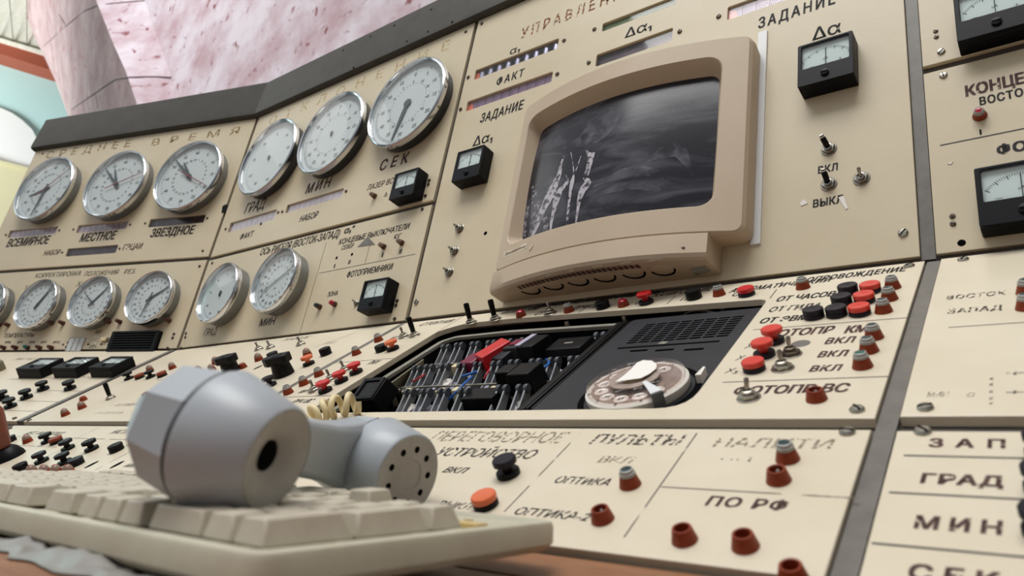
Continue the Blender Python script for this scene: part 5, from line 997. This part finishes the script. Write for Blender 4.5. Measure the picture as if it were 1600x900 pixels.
def key(x, y, wu=1, hu=1, top=.0082):
    wd, ht = wu*U-.0008, hu*U-.0008
    def f():
        m_ = MB(); k0 = .0028
        a = [(.0004, .0004, -.001), (wd, .0004, -.001), (wd, ht, -.001), (.0004, ht, -.001)]; b_ = [(k0, .0022, top), (wd-k0, .0022, top), (wd-k0, ht-.0045, top+.0006), (k0, ht-.0045, top+.0006)]; c_ = [(k0+.0016, .0042, top-.0007), (wd-k0-.0016, .0042, top-.0007), (wd-k0-.0016, ht-.0062, top-.0003), (k0+.0016, ht-.0062, top-.0003)]
        m_.add(a+b_+c_, [(0, 1, 5, 4), (1, 2, 6, 5), (2, 3, 7, 6), (3, 0, 4, 7), (4, 5, 9, 8), (5, 6, 10, 9), (6, 7, 11, 10), (7, 4, 8, 11), (8, 9, 10, 11), (3, 2, 1, 0)]); return m_.mesh('key', 'key', 50)
    obj('key', cached(('key', round(wu, 3), hu, top), f), kb, (x*U, y*U, .0005), bevel=.0009, seg=2)
nx = -4.0
for c, r, wu, hu in [(0, 0, 2, 1), (2, 0, 1, 1), (3, 0, 1, 2), (0, 1, 1, 1), (1, 1, 1, 1), (2, 1, 1, 1), (0, 2, 1, 1), (1, 2, 1, 1), (2, 2, 1, 1), (3, 2, 1, 2), (0, 3, 1, 1), (1, 3, 1, 1), (2, 3, 1, 1), (0, 4, 1, 1), (2, 4, 1, 1), (3, 4, 1, 1)]: key(nx+c, r, wu, hu)
key(nx+1, 4, 1, 1, .0125)
ax = nx-.3-3
for c, r in [(0, 0), (1, 0), (2, 0), (1, 1), (0, 3), (1, 3), (2, 3), (0, 4), (1, 4), (2, 4), (0, 5.5), (1, 5.5), (2, 5.5)]: key(ax+c, r)
mx = ax-.3-15
for r, L in [(0, [(0, 1.5), (2.5, 1.5), (4, 7), (11, 1.5), (13.5, 1.5)]), (1, [(0, 2.25)]+[(2.25+i, 1) for i in range(10)]+[(12.25, 2.75)]), (2, [(0, 1.75)]+[(1.75+i, 1) for i in range(11)]+[(12.75, 2.25)]), (3, [(0, 1.5)]+[(1.5+i, 1) for i in range(12)]+[(13.5, 1.5)]), (4, [(i, 1) for i in range(13)]+[(13, 2)]), (5.5, [(0, 1)]+[(2+i, 1) for i in range(4)]+[(6.5+i, 1) for i in range(4)]+[(11+i, 1) for i in range(4)])]:
    for x, wu in L:
        if mx+x+wu > -19.6: key(mx+x, r, wu)
for x in (-.8, -2.2, -3.6): obj('status_light', cached('kled', lambda: MB().box(-.002, .002, -.001, .001, 0, .0008).mesh('status_light', 'cream_plastic')), kb, (x*U, 6*U, .0002))
obj('label_strip', MB().box(-.030, .0, -.004, .004, -.0004, .0003).mesh('label_strip', 'yellowed'), kb, (-.002, 5.55*U, 0)) if 'yellowed' in MATS else (mat('yellowed', '#c9ae72', .5) and obj('label_strip', MB().box(-.030, .0, -.004, .004, -.0022, .0002).mesh('label_strip', 'yellowed'), kb, (-.002, 5.65*U, 0)))
# crumpled plastic film under the keyboard
import mathutils.noise as mnoise
def film(x0, x1, y0, y1, label, seed, amp):
    mb = MB(); nx_, ny_ = 60, 22; vs = []
    for j in range(ny_+1):
        for i in range(nx_+1):
            x = x0+(x1-x0)*i/nx_; y = y0+(y1-y0)*j/ny_; e = min(1, 5*min(i/nx_, 1-i/nx_), 4*min(j/ny_, 1-j/ny_)); n_ = mnoise.noise(Vector((x*45+seed, y*60, seed)))+.5*mnoise.noise(Vector((x*120, y*140, seed)))
            vs.append((x+.004*mnoise.noise(Vector((x*60, y*60, 9+seed))), y+.006*mnoise.noise(Vector((x*50, y*50, 5+seed))), ZS+.0009+e*max(0, amp*(.55+n_))))
    mb.add(vs, [(j*(nx_+1)+i, j*(nx_+1)+i+1, (j+1)*(nx_+1)+i+1, (j+1)*(nx_+1)+i) for j in range(ny_) for i in range(nx_)])
    o = obj('plastic_film', mb.mesh('plastic_film', 'film_white', 60)); tag(o, label, 'plastic film'); return o
mat('film_white', '#86837e', .45)
film(-.46, -.125, KO.y-.020, KO.y-.003, 'crumpled whitish plastic film along the front of the keyboard', 1, .0050)
film(-.104, -.084, KO.y-.005, KO.y+.125, 'bluish plastic film poking out at the right side of the keyboard', 4, .004)

# ------------------------------------------------------------------ telephone handset and its coiled cord
EAR = Vector((-.1835, -.5180, Z0-.1957)); LD = Vector((-.0735, .152, -.0045)).normalized(); FD = Vector((.905, .375, -.24)); FD = (FD-LD*FD.dot(LD)).normalized(); YD = FD.cross(LD)
hm = Matrix.Identity(4)
for i in range(3): hm[i][0] = LD[i]; hm[i][1] = YD[i]; hm[i][2] = FD[i]; hm[i][3] = EAR[i]
hs_ = bpy.data.objects.new('telephone_handset', None); COL.objects.link(hs_); hs_.matrix_world = hm; tag(hs_, 'pale grey telephone handset lying on its side across the keyboard', 'telephone handset')
LEN = .169
def end(x, tilt, r, back, face_r, h, nface, name):
    o = obj(name, MB().lathe([(r*.985, .0011), (r, .0022), (face_r+.0012, h-.0012), (face_r, h)], 56, caps=(1, 0)).mesh(name, 'handset', 40), hs_, (x, 0, 0), (0, tilt, 0))
    obj('seam', MB().lathe([(r*.965, -.0014), (r*.965, .0014)], 48).mesh('seam', 'hand_grey'), o)
    obj('rear_shell', MB().lathe([(r*.985, -.0011), (r*.97, -.0035), (r*.88, -.021), (r*.50, -.0320), (0, -.0322)], 8, ph=pi/8).mesh('rear_shell', 'handset', 24), o)
    return o
e = end(0, rad(-3), .0281, 0, .0200, .030, 0, 'earpiece')
obj('face_disc', MB().lathe([(.0199, .0298), (.0192, .0302), (.012, .0285), (.0085, .0265), (.0062, .0245)], 48, caps=(0, 0)).mesh('face_disc', 'handset_face'), e); obj('sound_hole', MB().lathe([(.0064, .0246), (.0058, .015), (0, .0148)], 32).mesh('sound_hole', 'dark'), e)
m_ = end(LEN, rad(-24), .0296, 0, .0243, .029, 9, 'mouthpiece')
obj('face_disc', MB().lathe([(.0242, .0288), (.0234, .0293), (.0100, .0293), (.0090, .0280), (.0050, .0276), (.0042, .0284), (0, .0286)], 48).mesh('face_disc', 'handset_face'), m_)
for i in range(9):
    a = 2*pi*i/9+.2; obj('sound_hole', cached('shole', lambda: MB().lathe([(.0021, 0), (0, .0002)], 16).mesh('sound_hole', 'dark')), m_, (.0160*cos(a), .0160*sin(a), .0293))
mb = MB(); st = []
for x, hw, zb, zf in [(.012, .0235, -.026, -.004), (.026, .0188, -.027, -.006), (.042, .0160, -.028, -.007), (.075, .0146, -.029, -.008), (.108, .0160, -.028, -.007), (.124, .0188, -.027, -.006), (.140, .0235, -.026, -.004)]:
    x *= LEN/.150; zm = (zb+zf)/2; st.append([(x, -hw*.62, zb), (x, hw*.62, zb), (x, hw, zb+.006), (x, hw, zf-.003), (x, hw*.8, zf), (x, -hw*.8, zf), (x, -hw, zf-.003), (x, -hw, zb+.006)])
k = 8; vs = [p for c in st for p in c]; mb.add(vs, [(i*k+j, i*k+(j+1) % k, (i+1)*k+(j+1) % k, (i+1)*k+j) for i in range(len(st)-1) for j in range(k)]+[tuple(range(k)), tuple(reversed(range((len(st)-1)*k, len(st)*k)))])
obj('grip', mb.mesh('grip', 'handset', 40), hs_, bevel=.0012)
# coiled cord
pts = []
for px, py, off in [(448, 682, .016), (478, 658, .014), (505, 643, .013), (532, 634, .013), (560, 629, .010)]:
    u, v = at('K', px, py, off); pts.append(frame_matrix('K') @ Vector((u, v, off)))
def bez(t):
    n_ = len(pts)-1; s = t*n_; i = min(int(s), n_-1); f_ = s-i; p0, p1, p2, p3 = pts[max(i-1, 0)], pts[i], pts[i+1], pts[min(i+2, n_)]
    return .5*((2*p1)+(p2-p0)*f_+(2*p0-5*p1+4*p2-p3)*f_*f_+(3*p1-p0-3*p2+p3)*f_**3)
path = []; N_ = 260; turns = 6
for i in range(N_+1):
    t_ = i/N_; p = bez(t_); tg = (bez(min(1, t_+.01))-bez(max(0, t_-.01))).normalized(); a = tg.cross(Vector((0, 0, 1))).normalized(); b = a.cross(tg); th = 2*pi*turns*t_
    path.append(p+(a*cos(th)+b*sin(th))*.0086)
c = sum(path, Vector())/len(path); mb = MB(); mb.tube([q-c for q in path], .0030, 10); o = obj('coiled_cord', mb.mesh('coiled_cord', 'cord', 60)); o.location = c; tag(o, 'cream coiled telephone cord behind the handset on the desk corner', 'cord')

# ------------------------------------------------------------------ the hall behind
def yat(px, py, y): r = ray(px, py); t = (y-CAM.y)/r.y; return CAM+r*t
def strip(mb, pa, ya, pb, yb):
    """surface between two traced edges, each at its own distance"""
    A = [yat(x, y, ya) for x, y in pa]; B = [yat(x, y, yb) for x, y in pb]; n_ = len(A)
    mb.add(A+B, [(i, i+1, n_+i+1, n_+i) for i in range(n_-1)])
E0 = [(-42, -160), (-8, -80), (27, 0), (50, 40), (72, 82), (92, 125), (112, 180), (135, 260)]
E1 = [(85, -160), (118, -80), (150, 0), (162, 30), (176, 66), (196, 110), (215, 165), (240, 245)]
E2 = [(178, -160), (202, -80), (226, 0), (236, 32), (250, 70), (264, 110), (274, 155), (292, 240)]
Y1, Y2, Y0 = .82, .99, 1.30
mb = MB(); strip(mb, E0, Y0, E1, Y1)
def drop(mb, e, y, e2, y2): a = yat(*e[-1], y); b = yat(*e2[-1], y2); mb.quad(a, b, Vector((b.x, b.y, 0)), Vector((a.x, a.y, 0)))
drop(mb, E0, Y0, E1, Y1); strip(mb, [(x-6, y) for x, y in E0], 1.6, E0, Y0)
struct('wall_pier', mb, 'stone_shaded')
mb = MB(); strip(mb, E1, Y1, E2, Y2); drop(mb, E1, Y1, E2, Y2)
R_ = [(1500, y) for x, y in E2]; q0 = yat(*E2[0], Y2)
A = [yat(x, y, Y2) for x, y in E2]; B = [Vector((2.2, Y2, p.z)) for p in A]; n_ = len(A); mb.add(A+B, [(i, i+1, n_+i+1, n_+i) for i in range(n_-1)])
a = A[-1]; mb.quad(a, Vector((2.2, Y2, a.z)), Vector((2.2, Y2, 0)), Vector((a.x, Y2, 0)))
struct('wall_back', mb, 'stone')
# joints between the pier's blocks, laid on its surface
from mathutils.geometry import intersect_ray_tri
def on_pier(px, py):
    r = ray(px, py); best = None
    for o in (bpy.data.objects['wall_pier'], bpy.data.objects['wall_back']):
        me = o.data
        for p in me.polygons:
            q = [me.vertices[i].co for i in p.vertices]
            for j in range(1, len(q)-1):
                h = intersect_ray_tri(q[0], q[j], q[j+1], r, CAM, True)
                if h is not None and (best is None or (h-CAM).length < (best-CAM).length): best = h
    return best-r.normalized()*.004 if best is not None else None
for k_, line in enumerate([[(68, 72), (84, 58), (104, 40), (118, 28), (134, 16), (151, 9)], [(151, 9), (170, 6), (190, 4), (226, 1)], [(112, 171), (130, 158), (148, 146), (165, 134), (180, 124), (200, 121)], [(200, 121), (225, 120), (245, 120), (268, 121)], [(103, 40), (92, 22), (80, 0)], [(150, 148), (153, 170)]]):
    P_ = [q for q in (on_pier(*c) for c in line) if q is not None]; c0 = sum(P_, Vector())/len(P_); mb = MB(); mb.tube([q-c0 for q in P_], .0042, 6); o = struct('trim_%d' % (20+k_), mb, 'stone_joint'); o.location = c0
XL = -9.5
def far(px, py, x=XL): r = ray(px, py); return CAM+r*((x-CAM.x)/r.x)
mb = MB(); mb.quad((XL, -6, 0), (XL, 6, 0), (XL, 6, 7), (XL, -6, 7)); struct('wall_left', mb, 'turquoise')
def slab(name, m, pts, x, dx):
    q = [far(*p, x) for p in pts]; n_ = len(q); mb = MB()
    mb.add(q+[v_-Vector((dx, 0, 0)) for v_ in q], [tuple(range(n_)), tuple(reversed(range(n_, 2*n_)))]+[(i, (i+1) % n_, n_+(i+1) % n_, n_+i) for i in range(n_)]); return struct(name, mb, m)
# white arched recess, cream lower wall with its moulding, brick-red beam
slab('trim_2', 'white_wall', [(-60, 158), (-25, 160), (0, 168), (18, 176), (34, 187), (50, 202), (62, 225), (66, 290), (-60, 330)], XL+.04, .05)
slab('wall_left_base', 'cream_wall', [(-60, 234), (0, 252), (45, 264), (60, 420), (-60, 420)], XL+.07, .08)
slab('trim_3', 'cream_wall', [(-60, 231), (0, 250), (46, 262), (46, 266), (0, 254), (-60, 235)], XL+.10, .11)
slab('trim_4', 'brick_red', [(-80, 40), (0, 64), (130, 103), (130, 126), (0, 84), (-80, 60)], XL+.30, .32)
slab('trim_5', 'ceiling_board', [(-80, 35), (0, 59), (130, 98), (130, 104), (0, 65), (-80, 41)], XL+.33, .35)
q = [far(-80, 38, XL+.2), far(130, 99, XL+.2), far(190, -90, -6.4), far(-190, -140, -6.4)]
mb = MB(); mb.quad(*q); struct('ceiling', mb, 'ceiling_board')
n_ = (q[1]-q[0]).cross(q[2]-q[1]).normalized()
if n_.z > 0: n_ = -n_
for i in range(10):
    f_ = .05+.1*i; p0 = q[0]+(q[1]-q[0])*f_; p1_ = q[3]+(q[2]-q[3])*f_; mb = MB(); mb.tube([p0+n_*.002, p1_+n_*.002], .006, 5); struct('trim_%d' % (6+i), mb, 'lip')
mb = MB(); mb.box(-12, 3, -6, 6, -.1, 0); struct('floor', mb, 'floor')
